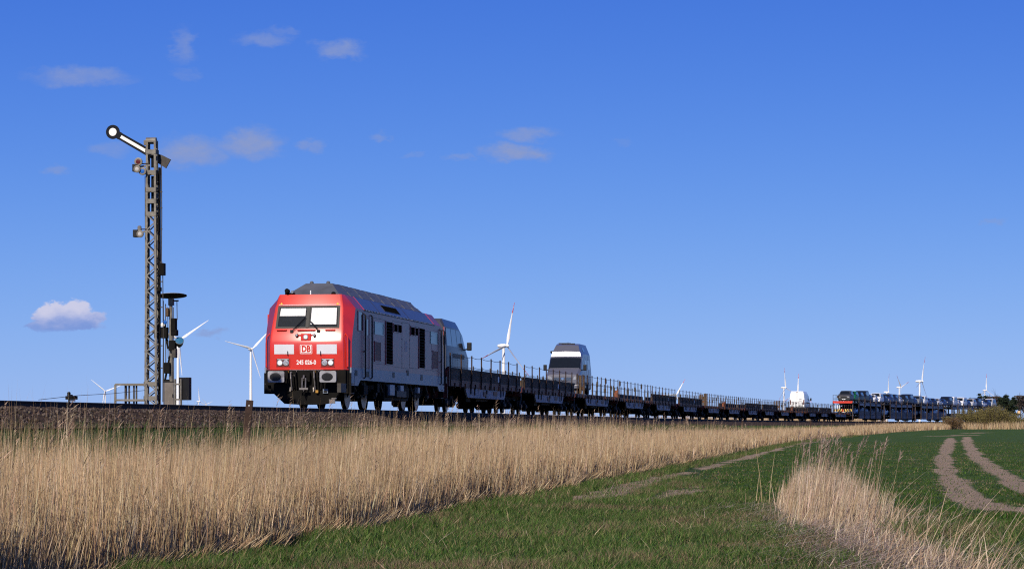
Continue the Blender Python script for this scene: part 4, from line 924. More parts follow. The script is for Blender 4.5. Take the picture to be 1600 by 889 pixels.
mb = MB(); 
for i, (a, b) in enumerate(((.28, .62), (.20, .66))): mb.box(-b, -a, 5.985, 5.993, 1.55-.18*i, 1.60-.18*i, rubber)
mb.build('rear_script', v3)

# ------------------------------------------------------------------ flat wagons with railings
WL = 20.35
def catenary(a, b, sag, n=5): return [Vector(a).lerp(Vector(b), k/n)-Vector((0, 0, sag*4*(k/n)*(1-k/n))) for k in range(n+1)]
def flat_wagon(boards):
    t = empty('flat_wagon', None, 'flat wagon', group='flat wagons behind the locomotive')
    mb = MB(); mb.box(-1.38, 1.38, .12, WL-.12, 1.13, 1.25, deckm); mb.build('deck', t)
    mb = MB(); mb.box(-.55, .55, .3, WL-.3, .62, 1.13, black)
    for y in np.arange(.8, WL-.5, 1.6): mb.box(-1.3, 1.3, y-.06, y+.06, .95, 1.13, black)
    mb.box(-1.1, 1.1, 6.5, 7.6, .45, .95, black); mb.box(-1.1, 1.1, 9.2, 12.2, .5, .9, black); mb.build('underframe', t)
    for sx in (-1, 1):
        X0, X1 = sorted((sx*1.38, sx*1.46))
        mb = MB(); mb.box(X0, X1, .12, WL-.12, 1.06, 1.27, redbrown)
        for y in np.arange(.5, WL-.2, 1.27): mb.cbox((sx*1.475, y, 1.10), (.05, .09, .2), rust if int(y*3) % 3 else orange)
        mb.build('side_sill', t)
        X0, X1 = sorted((sx*1.33, sx*1.40))
        mb = MB(); mb.prism([(4.6, 1.058), (5.3, .62), (15.2, .62), (15.9, 1.058)], 'x', X0, X1, bellym); bp_ = mb.build('solebar_panel', t)
        mb = MB(); X0, X1 = sorted((sx*1.395, sx*1.425))
        for y, w, z0, z1 in ((6.0, .25, .78, 1.05), (7.0, .2, .74, 1.05), (9.6, .6, .72, .92), (9.9, .2, .66, .80), (10.2, .25, .82, 1.0), (12.6, 1.0, .78, .96), (14.2, .2, .72, 1.05), (14.9, .18, .78, 1.05)): mb.box(X0, X1, y-w/2, y+w/2, z0, z1, redbrown if w > .5 else black)
        mb.build('panel_fittings', bp_)['kind'] = 'stuff'
        ys = [.55+2.57*k for k in range(8)] if boards else [.45+2.16*k+(.25 if k % 3 == 1 else 0) for k in range(10)]
        for k, y in enumerate(ys):
            mb = MB(); lean = .03*math.sin(k*2.3+sx)
            mb.box(sx*1.50-.026, sx*1.50+.026, y-.026, y+.026, 1.0, 2.42, rust if sx > 0 else zincdk, rot=Matrix.Rotation(lean, 3, 'X'), piv=(0, y, 1.0))
            if not boards and k % 2 == (0 if sx > 0 else 1): mb.cbox((sx*1.50, y+lean, 2.2-.25*(k % 3)), (.11, .12, .30), zincdk)
            mb.build('railing_post', t)
        for z, sg in ((2.36, .05), (1.88, .03)):
            mb = MB()
            for a, b in zip(ys[:-1], ys[1:]): mb.tube(catenary((sx*1.50, a, z), (sx*1.50, b, z), sg), .011, zincdk, 4, cap=False)
            mb.build('railing_wire', t)
        if boards:
            X0, X1 = sorted((sx*1.37, sx*1.42))
            mb = MB(); mb.box(X0, X1, .3, WL-.2, 1.27, 1.80, boardm); X0, X1 = sorted((sx*1.42, sx*1.475)); mb.box(X0, X1, .3, WL-.2, 1.72, 1.82, boardm); mb.box(X0, X1, .3, WL-.2, 1.27, 1.32, redbrown)
            sb = mb.build('side_board', t); mb = MB(); X0, X1 = sorted((sx*1.42, sx*1.462))
            for y in np.arange(.42, WL-.3, .255): mb.box(X0, X1, y-.055, y+.055, 1.32, 1.72, ribm)
            mb.build('board_ribs', sb)['kind'] = 'stuff'
            mb = MB(); X0, X1 = sorted((sx*1.463, sx*1.47)); mb.box(X0, X1, 13.0, 13.55, 1.40, 1.66, panel); mb.build('data_plate', sb)
        for yy_, d in ((0, -1), (WL, 1)):
            mb = MB(); mb.lathe([(.12, 0), (.10, .02), (.10, .12), (.21, .13), (.21, .17)], black, 14, Matrix.Translation((sx*.875, yy_-d*.12, 1.0)) @ AX((0, d, 0))); mb.build('buffer', t)
    for y in (.10, WL-.16):
        mb = MB(); mb.box(-1.40, 1.40, y, y+.06, .85, 1.25, redbrown); mb.build('end_beam', t)
    bogie(t, 2.55, 1.8, .36, .92); bogie(t, WL-2.55, 1.8, .36, .92)
    return t
wa = flat_wagon(True); wb_ = flat_wagon(False); freeze(wa); freeze(wb_)
BND = [side(p, 640, 1.49)[0] for p in (699.5, 900, 1018, 1101, 1165, 1217, 1262, 1299, 1331.5)]
WS = []                                                # (start, length) of the fifteen wagons, two to each stretch
for a, b in zip(BND[:7], BND[1:8]): WS += [(a, (b-a)/2), ((a+b)/2, (b-a)/2)]
WS.append((BND[7], BND[8]-BND[7])); S0, S_END = BND[0], BND[8]
ordn = ['first', 'second', 'third', 'fourth', 'fifth', 'sixth', 'seventh', 'eighth', 'ninth', 'tenth', 'eleventh', 'twelfth', 'thirteenth', 'fourteenth', 'fifteenth', 'sixteenth', 'seventeenth', 'eighteenth', 'nineteenth', 'twentieth', 'twenty-first', 'twenty-second', 'twenty-third', 'twenty-fourth', 'twenty-fifth', 'twenty-sixth', 'twenty-seventh', 'twenty-eighth', 'twenty-ninth', 'thirtieth', 'thirty-first']
NB = {0, 1, 4, 5, 8, 9, 12, 13}; used = {True: False, False: False}
for i, (ws0, pitch) in enumerate(WS):
    bd = i in NB; pr_ = wa if bd else wb_
    o = dup(pr_) if used[bd] else pr_; used[bd] = True
    place(o, ws0, 0, 0); sc = pitch/(WL+.12); o.scale = (1, sc, 1)
    o['label'] = ('flat wagon with dark ribbed side boards and railing posts, ' if bd else 'open flat wagon with tall thin railing posts, ')+ordn[i]+' behind the locomotive'
    # load stops at the joints between boarded and open wagons
    if i in (1, 5, 9):
        q = empty('load_stop', f'upright orange brown timber load stop at the far end of the {ordn[i]} flat wagon', 'load stop', group='timber load stops'); place(q, ws0+pitch+{1: 4.6, 5: 2.5, 9: 1.5}[i], 0, 1.25)
        for x in (1.38, 1.20, 1.0, .80):
            mb = MB(); mb.box(x-.06, x+.06, -.09, .09, 0, 1.15-.05*(x < 1.1), wood); mb.build('timber_post', q)
        mb = MB(); mb.box(.7, 1.44, .09, .15, .3, .5, orange); mb.build('cross_board', q)
    if i in (3, 7, 11, 0, 13):
        mb = MB(); mb.box(-1.42 if i == 0 else 1.18, 1.42, -.05, .05, 0, .5, orange if i else redbrown); mb.box(1.42, 1.50, -.1, .1, -.2, .6, orange if i else redbrown);  o = mb.build('end_flap'); place(o, ws0+(.35 if i == 0 else -.25 if i != 13 else pitch), 0, 1.25)
        tag(o, ('dark red end flap of the first flat wagon, facing the locomotive' if i == 0 else f'worn orange end flap standing up beside the {ordn[i]} flat wagon'), 'end flap', 'end flaps')
    if i in (1, 4, 8, 5):
        sb_, _ = {1: side(821, 600, -.9), 4: side(1048, 620, -.9), 8: side(1176, 630, -.9), 5: side(1078, 620, -.9)}[i]
        mb = MB(); mb.box(-.3, .3, -.45, .45, 0, .52, wood); mb.box(-.32, .32, -.47, -.39, .2, .3, zincdk); mb.box(-.32, .32, .39, .47, .2, .3, zincdk); q = mb.build('wheel_chock_box', bevel=.015); place(q, sb_, -1.0, 1.25+.36)
        q.location.z = railz(q.location.y)+1.25; q.scale = (1, 1, 1.35)
        tag(q, f'small brown timber chest on the deck of the {ordn[i]} flat wagon', 'chest', 'timber chests on the wagons')
mb = MB(); mb.box(-1.45, 1.45, -.10, .02, .55, 1.70, redbrown); mb.box(.9, 1.40, -.14, -.10, .9, 1.5, black); o = mb.build('ramp_headstock', bevel=.02); place(o, S0+.25, 0, 0); tag(o, 'dark red brown end plate between the locomotive and the minibus wagon', 'end plate')

# ------------------------------------------------------------------ double-deck car carriers and their cars
CL = 33.4
frm = M('carrier_frame', (.05, .042, .042), .6, 0, .3, 4, dirt=(.14, .05, .03), dirt_amt=.6)
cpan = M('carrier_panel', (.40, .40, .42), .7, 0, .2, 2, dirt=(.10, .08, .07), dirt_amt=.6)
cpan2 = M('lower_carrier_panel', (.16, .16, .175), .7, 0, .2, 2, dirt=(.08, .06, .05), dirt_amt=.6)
redbeam = M('red_end_beam', (.60, .05, .03), .45, 0, .15, 3)
def carrier():
    t = empty('car_carrier', None, 'car carrier', group='double deck car carriers')
    mb = MB(); mb.box(-1.42, 1.42, .1, CL-.1, .72, .88, black); mb.box(-.5, .5, .3, CL-.3, .5, .72, black); mb.build('lower_deck', t)
    mb = MB(); mb.box(-1.45, 1.45, .1, CL-.1, 2.72, 2.84, frm); mb.build('upper_deck', t)
    nb = 5; ys = [.15+(CL-.3)*k/nb for k in range(nb+1)]
    for sx in (-1, 1):
        for k, y in enumerate(ys):
            mb = MB(); 
            for d_ in ((-.30, .30) if 0 < k < nb else (0,)): mb.box(sx*1.47-.07, sx*1.47+.07, y+d_-.12, y+d_+.12, .5 if k else .1, 3.05+(.5 if d_ > 0 else 0), frm)
            mb.box(sx*1.47-.05, sx*1.47+.05, y-.42, y+.42, 2.70, 2.86, frm); mb.build('upright', t)
        X0, X1 = sorted((sx*1.40, sx*1.44))
        for k in range(1, nb):
            a, b = ys[k]+.46, ys[k+1]-.46
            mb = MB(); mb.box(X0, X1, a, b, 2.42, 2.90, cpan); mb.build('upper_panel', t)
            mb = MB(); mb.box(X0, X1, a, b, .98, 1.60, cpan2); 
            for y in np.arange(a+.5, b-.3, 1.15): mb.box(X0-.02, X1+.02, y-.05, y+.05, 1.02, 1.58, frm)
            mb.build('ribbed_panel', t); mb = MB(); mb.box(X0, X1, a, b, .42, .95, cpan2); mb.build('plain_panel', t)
        mb = MB(); 
        for z in (3.05, 3.32): mb.tube([(sx*1.47, .15, z), (sx*1.47, CL-.15, z)], .022, frm, 5)
        mb.build('top_rail', t)
    bogie(t, 2.6, 1.8, .36, .92); bogie(t, CL-2.6, 1.8, .36, .92)
    return t
ca = carrier(); freeze(ca); SC = S_END+.6; ncar = 5
for i in range(ncar):
    o = ca if i == 0 else dup(ca); place(o, SC+i*(CL+.5))
    o['label'] = ('double deck car carrier, nearest of its row, below the red end beam' if i == 0 else f'grey panelled double deck car carrier, {ordn[i]} in its row counted from the red beam')
# the striped end gate of the first carrier
mb = MB(); mb.box(-1.5, 1.5, -.18, .02, 2.70, 3.02, redbeam); eg = mb.build('carrier_end_beam', bevel=.02); place(eg, SC, 0, 0); tag(eg, 'bright red beam across the front end of the first car carrier', 'end beam')
gt = empty('striped_barrier', 'yellow and black striped barrier across the lower deck end of the car carrier', 'barrier'); place(gt, SC-.12, 0, 1.50)
hy, hb_ = M('hazard_yellow', (.80, .52, .12), .5), M('hazard_black', (.03, .03, .03), .5)
for k in range(14):
    x = -1.42+k*.203; d = .13*(1 if k < 7 else -1)
    mb = MB(); mb.prism([(x, 0), (x+.2, 0), (min(x+.2+d, 1.45), .34), (max(-1.45, x+d), .34)], 'y', -.03+.002*(k % 2), .03, hy if k % 2 else hb_); mb.build('stripe', gt)
mb = MB(); mb.box(-.10, .10, -.06, -.03, -.1, .36, redbeam); mb.build('red_centre_plate', gt)
rg = empty('deck_railing', 'thin grey railing with round plate on the upper deck front end', 'railing'); place(rg, SC-.1, 0, 3.02)
for x in (-1.45, -1.0, -.3): 
    mb = MB(); mb.box(x-.03, x+.03, -.03, .03, 0, .95, zincdk); mb.build('post', rg)
mb = MB(); mb.bar((-1.45, 0, .92), (0, 0, .92), .04, .04, zincdk); mb.bar((-1.45, 0, .5), (0, 0, .5), .03, .03, zincdk); mb.build('rail', rg)
mb = MB(); mb.lathe([(.2, -.01), (.2, .01)], rust, 14, Matrix.Translation((-.68, -.04, .66)) @ AX((0, -1, 0))); mb.build('round_plate', rg)
for k, x in enumerate((-1.3, -1.05, -.8, -.55)):
    mb = MB(); mb.box(x-.05, x+.05, -.05, .05, 0, 1.75, white); o = mb.build('ramp_post'); place(o, SC+.25, 0, .88); tag(o, f'white upright bar under the red end beam, {["outermost","second from outside","third from outside","innermost"][k]}', 'bar', 'white bars at the carrier end')
def car(kind):
    nm = {'suv': 'off_road_car', 'hatch': 'hatchback_car', 'boxy': 'box_van'}[kind]; t = empty(nm, None, 'car')
    if kind == 'hatch': st = [(0, .40, .55, .62, .68, .70, .72, .66, .5), (.08, .24, .62, .72, .78, .86, .87, .8, .6), (.9, .2, .82, .88, .93, .89, .89, .82, .66), (1.15, .2, .86, .93, .98, .89, .89, .82, .66), (1.95, .2, .90, 1.36, 1.43, .89, .89, .66, .54), (2.5, .2, .92, 1.42, 1.49, .89, .89, .66, .54), (3.5, .2, .94, 1.36, 1.43, .88, .88, .65, .5), (4.1, .24, .90, 1.0, 1.06, .86, .86, .72, .5), (4.2, .4, .7, .8, .88, .78, .78, .7, .5)]; wy = (.8, 3.35); Ln = 4.2; ws_ = (1.2, 1.9); sw = (1.7, 3.3)
    elif kind == 'suv': st = [(0, .5, .75, .84, .92, .74, .78, .74, .6), (.08, .32, .82, .94, 1.02, .92, .94, .88, .7), (1.0, .3, 1.02, 1.08, 1.13, .95, .95, .9, .76), (1.2, .3, 1.05, 1.12, 1.18, .95, .95, .9, .76), (1.8, .3, 1.08, 1.62, 1.72, .95, .95, .76, .66), (2.3, .3, 1.08, 1.68, 1.77, .95, .95, .76, .66), (4.3, .3, 1.08, 1.66, 1.75, .95, .95, .76, .66), (4.6, .34, 1.05, 1.2, 1.3, .92, .93, .82, .66), (4.66, .5, .8, .95, 1.05, .84, .86, .8, .6)]; wy = (.9, 3.7); Ln = 4.66; ws_ = (1.24, 1.77); sw = (1.7, 4.2)
    else: st = [(0, .5, .8, .9, .98, .76, .8, .76, .6), (.08, .3, .9, 1.0, 1.08, .92, .94, .88, .7), (.8, .28, 1.08, 1.15, 1.22, .95, .95, .9, .76), (1.5, .28, 1.12, 1.76, 1.86, .95, .95, .82, .74), (1.9, .28, 1.12, 1.86, 1.96, .95, .95, .82, .74), (4.8, .28, 1.12, 1.86, 1.97, .95, .95, .82, .74), (4.95, .32, 1.1, 1.76, 1.84, .93, .93, .8, .7)]; wy = (.95, 3.9); Ln = 4.95; ws_ = (.85, 1.46); sw = (1.4, 4.6)
    Lf = Loft(st); Lf.body('body', t, silver); Lf.pane('windscreen', t, vglass, *ws_, 4.35, 7.65, .008, 4, 8); Lf.pane('rear_window', t, vglass, Ln-.55 if kind != 'boxy' else Ln-.12, Ln-.15 if kind != 'boxy' else Ln-.02, 4.4, 7.6, .008, 2, 6)
    for j0, j1 in ((3.12, 3.93), (8.07, 8.88)): Lf.pane('side_window', t, vglass, *sw, j0, j1, .006)
    zl = st[1][2]
    for sx in (-1, 1): mb = MB(); mb.box(sx*.68-.16, sx*.68+.16, -.01, .12, zl-.12, zl+.05, lampg); mb.build('headlight', t, bevel=.02); mirror(t, sx*1.0, ws_[0]+.35, st[3][2]+.12, rubber, .16, .14)
    mb = MB(); mb.box(-.45, .45, -.012, .1, zl-.12, zl+.02, rubber); mb.build('grille', t); mb = MB(); mb.box(-.26, .26, -.03, .0, .42, .53, white); mb.build('number_plate', t)
    mb = MB(); mb.box(-.82, .82, -.02, .12, .30, .42, rubber); mb.build('front_bumper', t); road_wheels(t, wy, .86, .33); freeze(t); return t
protos = {k: car(k) for k in ('suv', 'hatch', 'boxy')}
PAINT = {'graphite grey': (.06, .06, .065), 'bright green': (.012, .15, .04), 'black': (.012, .012, .014), 'dark blue': (.02, .04, .13), 'white': (.80, .80, .80), 'silver': (.45, .45, .47), 'mid grey': (.16, .165, .18), 'dark green': (.02,.05,.02), 'navy': (.012, .02, .06), 'pale silver': (.5, .5, .52)}
def paint(n): return M('car_paint_'+n.replace(' ', '_'), PAINT[n], .4, 0, .03, 2, spec=.1)
UP = [('suv', 'graphite grey', 1323), ('suv', 'bright green', 1337), ('suv', 'black', 1345), ('boxy', 'black', 1353), ('hatch', 'dark blue', 1360), ('hatch', 'white', 1366.5), ('suv', 'white', 1377), ('hatch', 'navy', 1386), ('suv', 'dark blue', 1393), ('suv', 'navy', 1399.5), ('hatch', 'silver', 1409), ('suv', 'black', 1420), ('boxy', 'navy', 1425.5), ('hatch', 'dark blue', 1433), ('suv', 'mid grey', 1441), ('suv', 'white', 1452), ('hatch', 'dark blue', 1462), ('hatch', 'navy', 1468), ('hatch', 'pale silver', 1474), ('hatch', 'dark blue', 1482), ('boxy', 'navy', 1489), ('boxy', 'white', 1500.5), ('hatch', 'silver', 1507)]
seen = set()
def put_car(kind, pn, s, z, label, group):
    p_ = protos[kind]
    o = dup(p_) if kind in seen else p_; seen.add(kind); place(o, s, 0, z, 0); o['label'] = label; o['group'] = group
    for c in (c for c in bpy.data.objects if c.parent == o and c.name.startswith('body')): 
        c.material_slots[0].link = 'OBJECT'; c.material_slots[0].material = paint(pn)
    return o
KN = {'suv': 'off road car', 'hatch': 'hatchback', 'boxy': 'tall van'}
for i in range(30):
    kind, pn, _ = UP[i] if i < len(UP) else (('hatch', 'suv', 'boxy')[i % 3], ('dark blue', 'pale silver', 'navy', 'white')[i % 4], 0)
    lab = f'{pn} {KN[kind]}, ' + ('frontmost on the upper deck behind the thin railing' if i == 0 else f'{ordn[i]} back along the upper deck')
    put_car(kind, pn, SC+.9+i*5.33, 2.84, lab, 'cars on the upper deck')
LOW = ['black', 'white', 'dark blue', 'silver', 'navy', 'mid grey', 'graphite grey', 'white']
for i in range(20):
    kind = ('hatch', 'hatch', 'suv')[i % 3]; pn = LOW[i % 8]
    put_car(kind, pn, SC+.9+i*5.33, .88, f'{pn} {KN[kind]} on the shaded lower deck, {ordn[i]} from the striped barrier', 'cars on the lower deck')
# ------------------------------------------------------------------ signals left of the track
def wp(px, py, Y): return Vector(((px-800)/F*Y, Y, EYE+(HOR-py)/F*Y))
YM = 76.0; k_ = F/YM        # mast distance, photo pixels per metre there
mast_base = wp(237.5, 634, YM); mast_base.z = float(railz(YM))-.42
sem = empty('semaphore_signal', 'tall lattice mast semaphore signal with raised black and white arm', 'signal', mast_base, -TH0)
H0 = mast_base.z
def mz(py): return EYE+(HOR-py)/F*YM-H0          # height on the mast of a photo row
def mx_(px): return (px-237.5)/k_
HT = mz(222)
mb = MB(); tops = HT; hw = lambda z: .165-.045*z/tops; hd = lambda z: .15-.03*z/tops
mb0 = MB()
for sx in (-1, 1):
    for sy in (-1, 1):
        a = (sx*hw(0), sy*hd(0), 0); b = (sx*hw(tops), sy*hd(tops), tops)
        mb0 = MB(); mb0.bar(a, b, .062, .014, zinc, up=(0, 1, 0)) if False else None
        for (ox, oy, w, h) in ((0, sy*.0, .062, .012), (sx*.025, -sy*.028, .012, .058)):
            mb0.bar((a[0]-sx*ox-sx*.0, a[1]+oy, 0), (b[0]-sx*ox+0, b[1]+oy, tops), w, h, zinc, up=(0, 1, 0)) if w > h else mb0.bar((a[0]+sx*.025, a[1]-sy*.028, 0), (b[0]+sx*.025, b[1]-sy*.028, tops), w, h, zinc, up=(0, 1, 0))
        mb0.build('corner_angle', sem)
z = .25; s_ = 1; zt = mz(335)
while z < zt:
    z2 = min(z+.225, zt)
    for sy in (-1, 1):
        mb = MB(); mb.bar((-s_*hw(z)*.9, sy*(hd(z)+.008), z), (s_*hw(z2)*.9, sy*(hd(z2)+.008), z2), .034, .010, zinc if sy < 0 else black, up=(0, 1, 0)); mb.build('lattice_bar', sem)
    for sx in (-1, 1):
        mb = MB(); mb.bar((sx*(hw(z)+.034), -s_*hd(z)*.9, z), (sx*(hw(z2)+.034), s_*hd(z2)*.9, z2), .034, .010, zincdk, up=(1, 0, 0)); mb.build('lattice_bar', sem)
    z = z2; s_ = -s_
for py in (238, 270, 297, 315, 335, 600, 622):
    z = mz(py)
    for sy in (-1, 1): mb = MB(); mb.cbox((0, sy*(hd(z)+.012), z), (2*hw(z)+.05, .012, .13), zinc); mb.build('batten_plate', sem)
    for sx in (-1, 1): mb = MB(); mb.cbox((sx*(hw(z)+.04), 0, z), (.012, 2*hd(z)+.05, .13), zincdk); mb.build('batten_plate', sem)
mb = MB(); mb.cbox((0, 0, HT+.01), (.30, .26, .05), zinc); mb.lathe([(.10, -.15), (.10, .15)], zinc, 14, Matrix.Translation((-.02, 0, HT+.03)) @ AX((1, 0, 0))); mb.cbox((-.16, -.05, HT-.03), (.12, .14, .14), zinc); mb.build('mast_head', sem)
for a_, b_ in ((243, 262), (275, 294), (300, 333)): mb = MB(); mb.box(-.035, .045, .03, .07, mz(b_), mz(a_), black); mb.build('inner_rod', sem)
mb = MB(); mb.cbox((0, 0, .04), (.62, .55, .10), zincdk); mb.build('base_plate', sem)
# arm, seen from behind: black edged white, round end; it swings on the far side of the mast
px_piv, py_piv = 246, 244; ang = math.atan2(-(204-244), -(176-246)); AL = math.hypot(70, 40)/k_
ax = Vector((-math.cos(ang), 0, math.sin(ang))); az_ = Vector((math.sin(ang), 0, math.cos(ang)))
arm = bpy.data.objects.new('signal_arm', None); C.objects.link(arm); arm.parent = sem; arm.location = (mx_(px_piv-6), .26, mz(py_piv))
def armv(u, v, y): p = ax*u+az_*v; return (p.x, y, p.z)
def arm_shape(poly, ya, yb, mat, name):
    mb = MB(); n = len(poly); vs = [armv(u, v, ya) for u, v in poly]+[armv(u, v, yb) for u, v in poly]
    mb.add(vs, [tuple(range(n)), tuple(reversed(range(n, 2*n)))]+[(i, i+n, (i+1) % n+n, (i+1) % n) for i in range(n)], mat); return mb.build(name, arm)
armblk = M('arm_black', (.005, .006, .010), .6, spec=.15)
armwht = M('arm_white', (.82, .80, .74), .5, 0, .04)
rd = .212; w0 = .118
circ = [(AL+rd*math.cos(a), rd*math.sin(a)) for a in np.linspace(PI-.52, -PI+.52, 26)]
arm_shape([(-.10, w0), (AL-rd*1.35, w0*.90), (AL-rd*1.02, rd*.55)]+circ+[(AL-rd*1.02, -rd*.55), (AL-rd*1.35, -w0*.90), (-.10, -w0)], -.012, .012, armblk, 'arm_blade')
arm_shape([(.03, .045), (AL-rd-.075, .045), (AL-rd-.075, -.045), (.03, -.045)], -.018, -.012, armwht, 'white_stripe')
arm_shape([(AL+.118*math.cos(a), .118*math.sin(a)) for a in np.linspace(0, 2*PI, 24, endpoint=False)], -.018, -.012, armwht, 'white_disc')
arm_shape([(-.44, .15), (-.10, .13), (-.10, -.13), (-.44, -.15)], -.03, .03, zincdk, 'counterweight')
mb = MB(); mb.lathe([(.05, -.16), (.05, .04)], zincdk, 12, AX((0, 1, 0))); mb.build('arm_pivot', arm)
def lamp_group(px, py, first):
    g = bpy.data.objects.new('signal_lamp', None); C.objects.link(g); g.parent = sem; g.location = (mx_(px), -.22, mz(py))
    def lens(dx, dz, r, m_, y=0): 
        mb = MB(); mb.lathe([(r+.022, 0), (r+.022, .05), (r, .055)], zinc, 18, Matrix.Translation((dx, y, dz)) @ AX((0, -1, 0))); mb.lathe([(r, .045), (r*.5, .062), (0, .066)], m_, 16, Matrix.Translation((dx, y, dz)) @ AX((0, -1, 0))); mb.build('lens', g)
    mb = MB(); mb.cbox((-.10, .03, -.03), (.16, .2, .22), rubber); mb.build('lamp_box', g, bevel=.01)
    mb = MB(); mb.bar((-.05, .05, -.0), (.30, .15, .06), .05, .05, zinc); mb.bar((0, .05, .1), (.25, .1, .1), .03, .03, rust); mb.build('bracket', g)
    if first: lens(0, .15, .10, dkred); lens(-.03, -.07, .085, M('white_lens', (.42, .40, .38), .6, spec=.1), -.03); lens(.12, -.13, .095, blue, .02)
    else:
        lens(.04, -.05, .085, M('white_lens', (1, 1, 1)), -.03); mb = MB(); mb.lathe([(.07, -.02), (.06, .12), (.03, .14)], zinc, 10, Matrix.Translation((0, .02, .06))); mb.build('lamp_chimney', g)
lamp_group(219.5, 262, True); lamp_group(220.5, 364, False)
for px, py, w, h, m_ in ((246, 280, .08, .34, black), (247, 352, .10, .38, black), (253.5, 421, .17, .36, black), (246.5, 383, .07, .25, zincdk), (245, 518, .12, .4, black), (249, 452, .10, .12, black)):
    mb = MB(); mb.cbox((mx_(px), .02, mz(py)), (w, .2, h), m_); mb.cbox((mx_(px)-w/2-.03, .02, mz(py)), (.10, .08, .06), zincdk); mb.build('mechanism_box', sem, bevel=.012)
for q_ in range(26): mb = MB(); mb.bar((.20, -.10, mz(610-q_*13)), (.20, .14, mz(610-q_*13)), .02, .02, zincdk); mb.build('rung', sem)
for px, p0, p1, r in ((251.5, 258, 415, .016), (248.5, 262, 600, .014), (225.3, 275, 628, .010), (230.8, 300, 628, .012), (254, 430, 628, .014)):
    mb = MB(); mb.tube([(mx_(px), .06, mz(p0)), (mx_(px)+.015, .06, mz((p0+p1)/2)), (mx_(px), .06, mz(p1))], r, zincdk, 6); mb.build('operating_rod', sem)
for py in (300, 325, 358, 410, 440, 480, 540, 575):
    mb = MB(); mb.bar((.1, .05, mz(py)), (.30, .06, mz(py)), .03, .03, zincdk); mb.build('rod_guide', sem)
mb = MB(); mb.box(.19, .235, .02, .12, .2, mz(262), black); mb.build('cable_trunk', sem)
# distant signal: folded round disc on its own post
YD = 84.0; kd = F/YD; db_ = wp(268, 634, YD); db_.z = float(railz(YD))-.45; ds = empty('distant_signal', 'shorter distant signal with its round disc folded flat, beside the lattice mast', 'signal', db_, -TH0)
dx_ = lambda px: (px-268)/kd
dz_ = lambda py: EYE+(HOR-py)/F*YD-db_.z
mb = MB(); mb.tube([(dx_(267.5), 0, 0), (dx_(267), 0, dz_(466))], [.075, .055], zinc, 12); mb.build('post', ds)
mb = MB(); mt = Matrix.Translation((dx_(269.5), -.1, dz_(462.5))) @ Matrix.Rotation(R(-3), 4, 'Y') @ Matrix.Rotation(R(-6), 4, 'X'); mb.lathe([(.0, .028), (.42, .022), (.50, .010), (.50, -.012), (.0, -.012)], black, 36, mt); dd = mb.build('signal_disc', ds, smooth=True)
mb = MB(); mb.lathe([(.0, .034), (.40, .030), (.46, .024), (.46, .02)], M('disc_top', (.62, .52, .32), .5), 36, mt); mb.build('disc_face', dd)
mb = MB(); mb.cbox((dx_(267.5), 0, dz_(472)), (.16, .16, .22), zinc); mb.cbox((dx_(272), 0, dz_(470)), (.3, .06, .05), zincdk); mb.build('disc_bearing', ds)
for px, py, w, h, m_ in ((273, 508, .16, .44, black), (274, 520, .2, .2, black), (271, 540, .22, .34, black), (274, 552, .14, .3, zincdk), (263, 575, .20, .36, black), (258, 520, .22, .36, black), (262, 600, .16, .3, black), (263, 488, .10, .28, wood)):
    mb = MB(); mb.cbox((dx_(px), -.08, dz_(py)), (w, .24, h), m_); mb.build('mechanism_box', ds, bevel=.02)
for px, p0, p1, r in ((277.2, 470, 500, .014), (259, 475, 600, .016), (271.5, 480, 630, .014), (255.5, 470, 630, .014), (262.5, 480, 560, .012)):
    mb = MB(); mb.tube([(dx_(px), -.04, dz_(p0)), (dx_(px)+.01, -.04, dz_(p1))], r, zincdk, 6); mb.build('operating_rod', ds)
mb = MB(); mb.bar((dx_(257), -.05, dz_(600)), (dx_(266), -.05, dz_(556)), .07, .05, black); mb.bar((dx_(256), -.05, dz_(500)), (dx_(263), -.05, dz_(545)), .05, .05, black); mb.build('lever', ds)
for px, py, c in ((260.5, 504, blue), (257, 508, armwht)):
    mb = MB(); mb.lathe([(.07, 0), (.07, .04), (.03, .06)], c, 14, Matrix.Translation((dx_(px), -.22, dz_(py))) @ AX((0, -1, 0))); mb.build('lens', ds)
# the low lamp hood at the right of the distant signal
mb = MB(); mt = Matrix.Translation((dx_(281.5), -.05, dz_(533))) @ AX((.25, -.8, .55)); mb.lathe([(.05, -.30), (.11, -.18), (.14, -.02), (.145, .03)], zinc, 18, mt); lh = mb.build('lamp_hood', ds, smooth=True)
mb = MB(); mb.lathe([(.135, .031), (.0, .05)], M('sky_reflection_blue', (.03, .13, .24), .3), 18, mt); mb.build('lens', lh)  # blue sky reflection on the hood, set in as a coloured disc
# cabinets, railing, panel on the ground
def gz(Y, px): return float(ground((px-800)/F*Y, Y))
Yc = 79.0; kc = F/Yc; p = wp(263.5, 634, Yc); p.z = gz(Yc, 263.5); cab = empty('signal_cabinet', 'tall grey brown steel cabinet standing between the two signals', 'cabinet', p, R(28)-TH0)
h = EYE+(HOR-597)/F*Yc-p.z; mb = MB(); mb.box(-.14, .14, -.14, .14, 0, h, M('grey_brown_cabinet', (.19, .165, .14), .6, 0, .15, 5, dirt=(.1, .08, .06))); mb.build('housing', cab, bevel=.01)
mb = MB(); mb.box(-.155, .155, -.155, .155, h, h+.03, zincdk); mb.build('lid', cab); mb = MB(); mb.box(-.12, .12, -.15, -.141, h*.35, h-.05, M('grey_brown_cabinet', (1, 1, 1))); d_ = mb.build('door', cab); mb = MB(); mb.cbox((.09, -.16, h*.7), (.02, .03, .1), rubber); mb.build('handle', d_)
Yp = 82.0; kp = F/Yp; p = wp(284, 634, Yp); p.z = gz(Yp, 284); pn_ = empty('equipment_panel', 'dark boxy equipment panel on a pale frame right of the signals', 'equipment panel', p, R(-24))
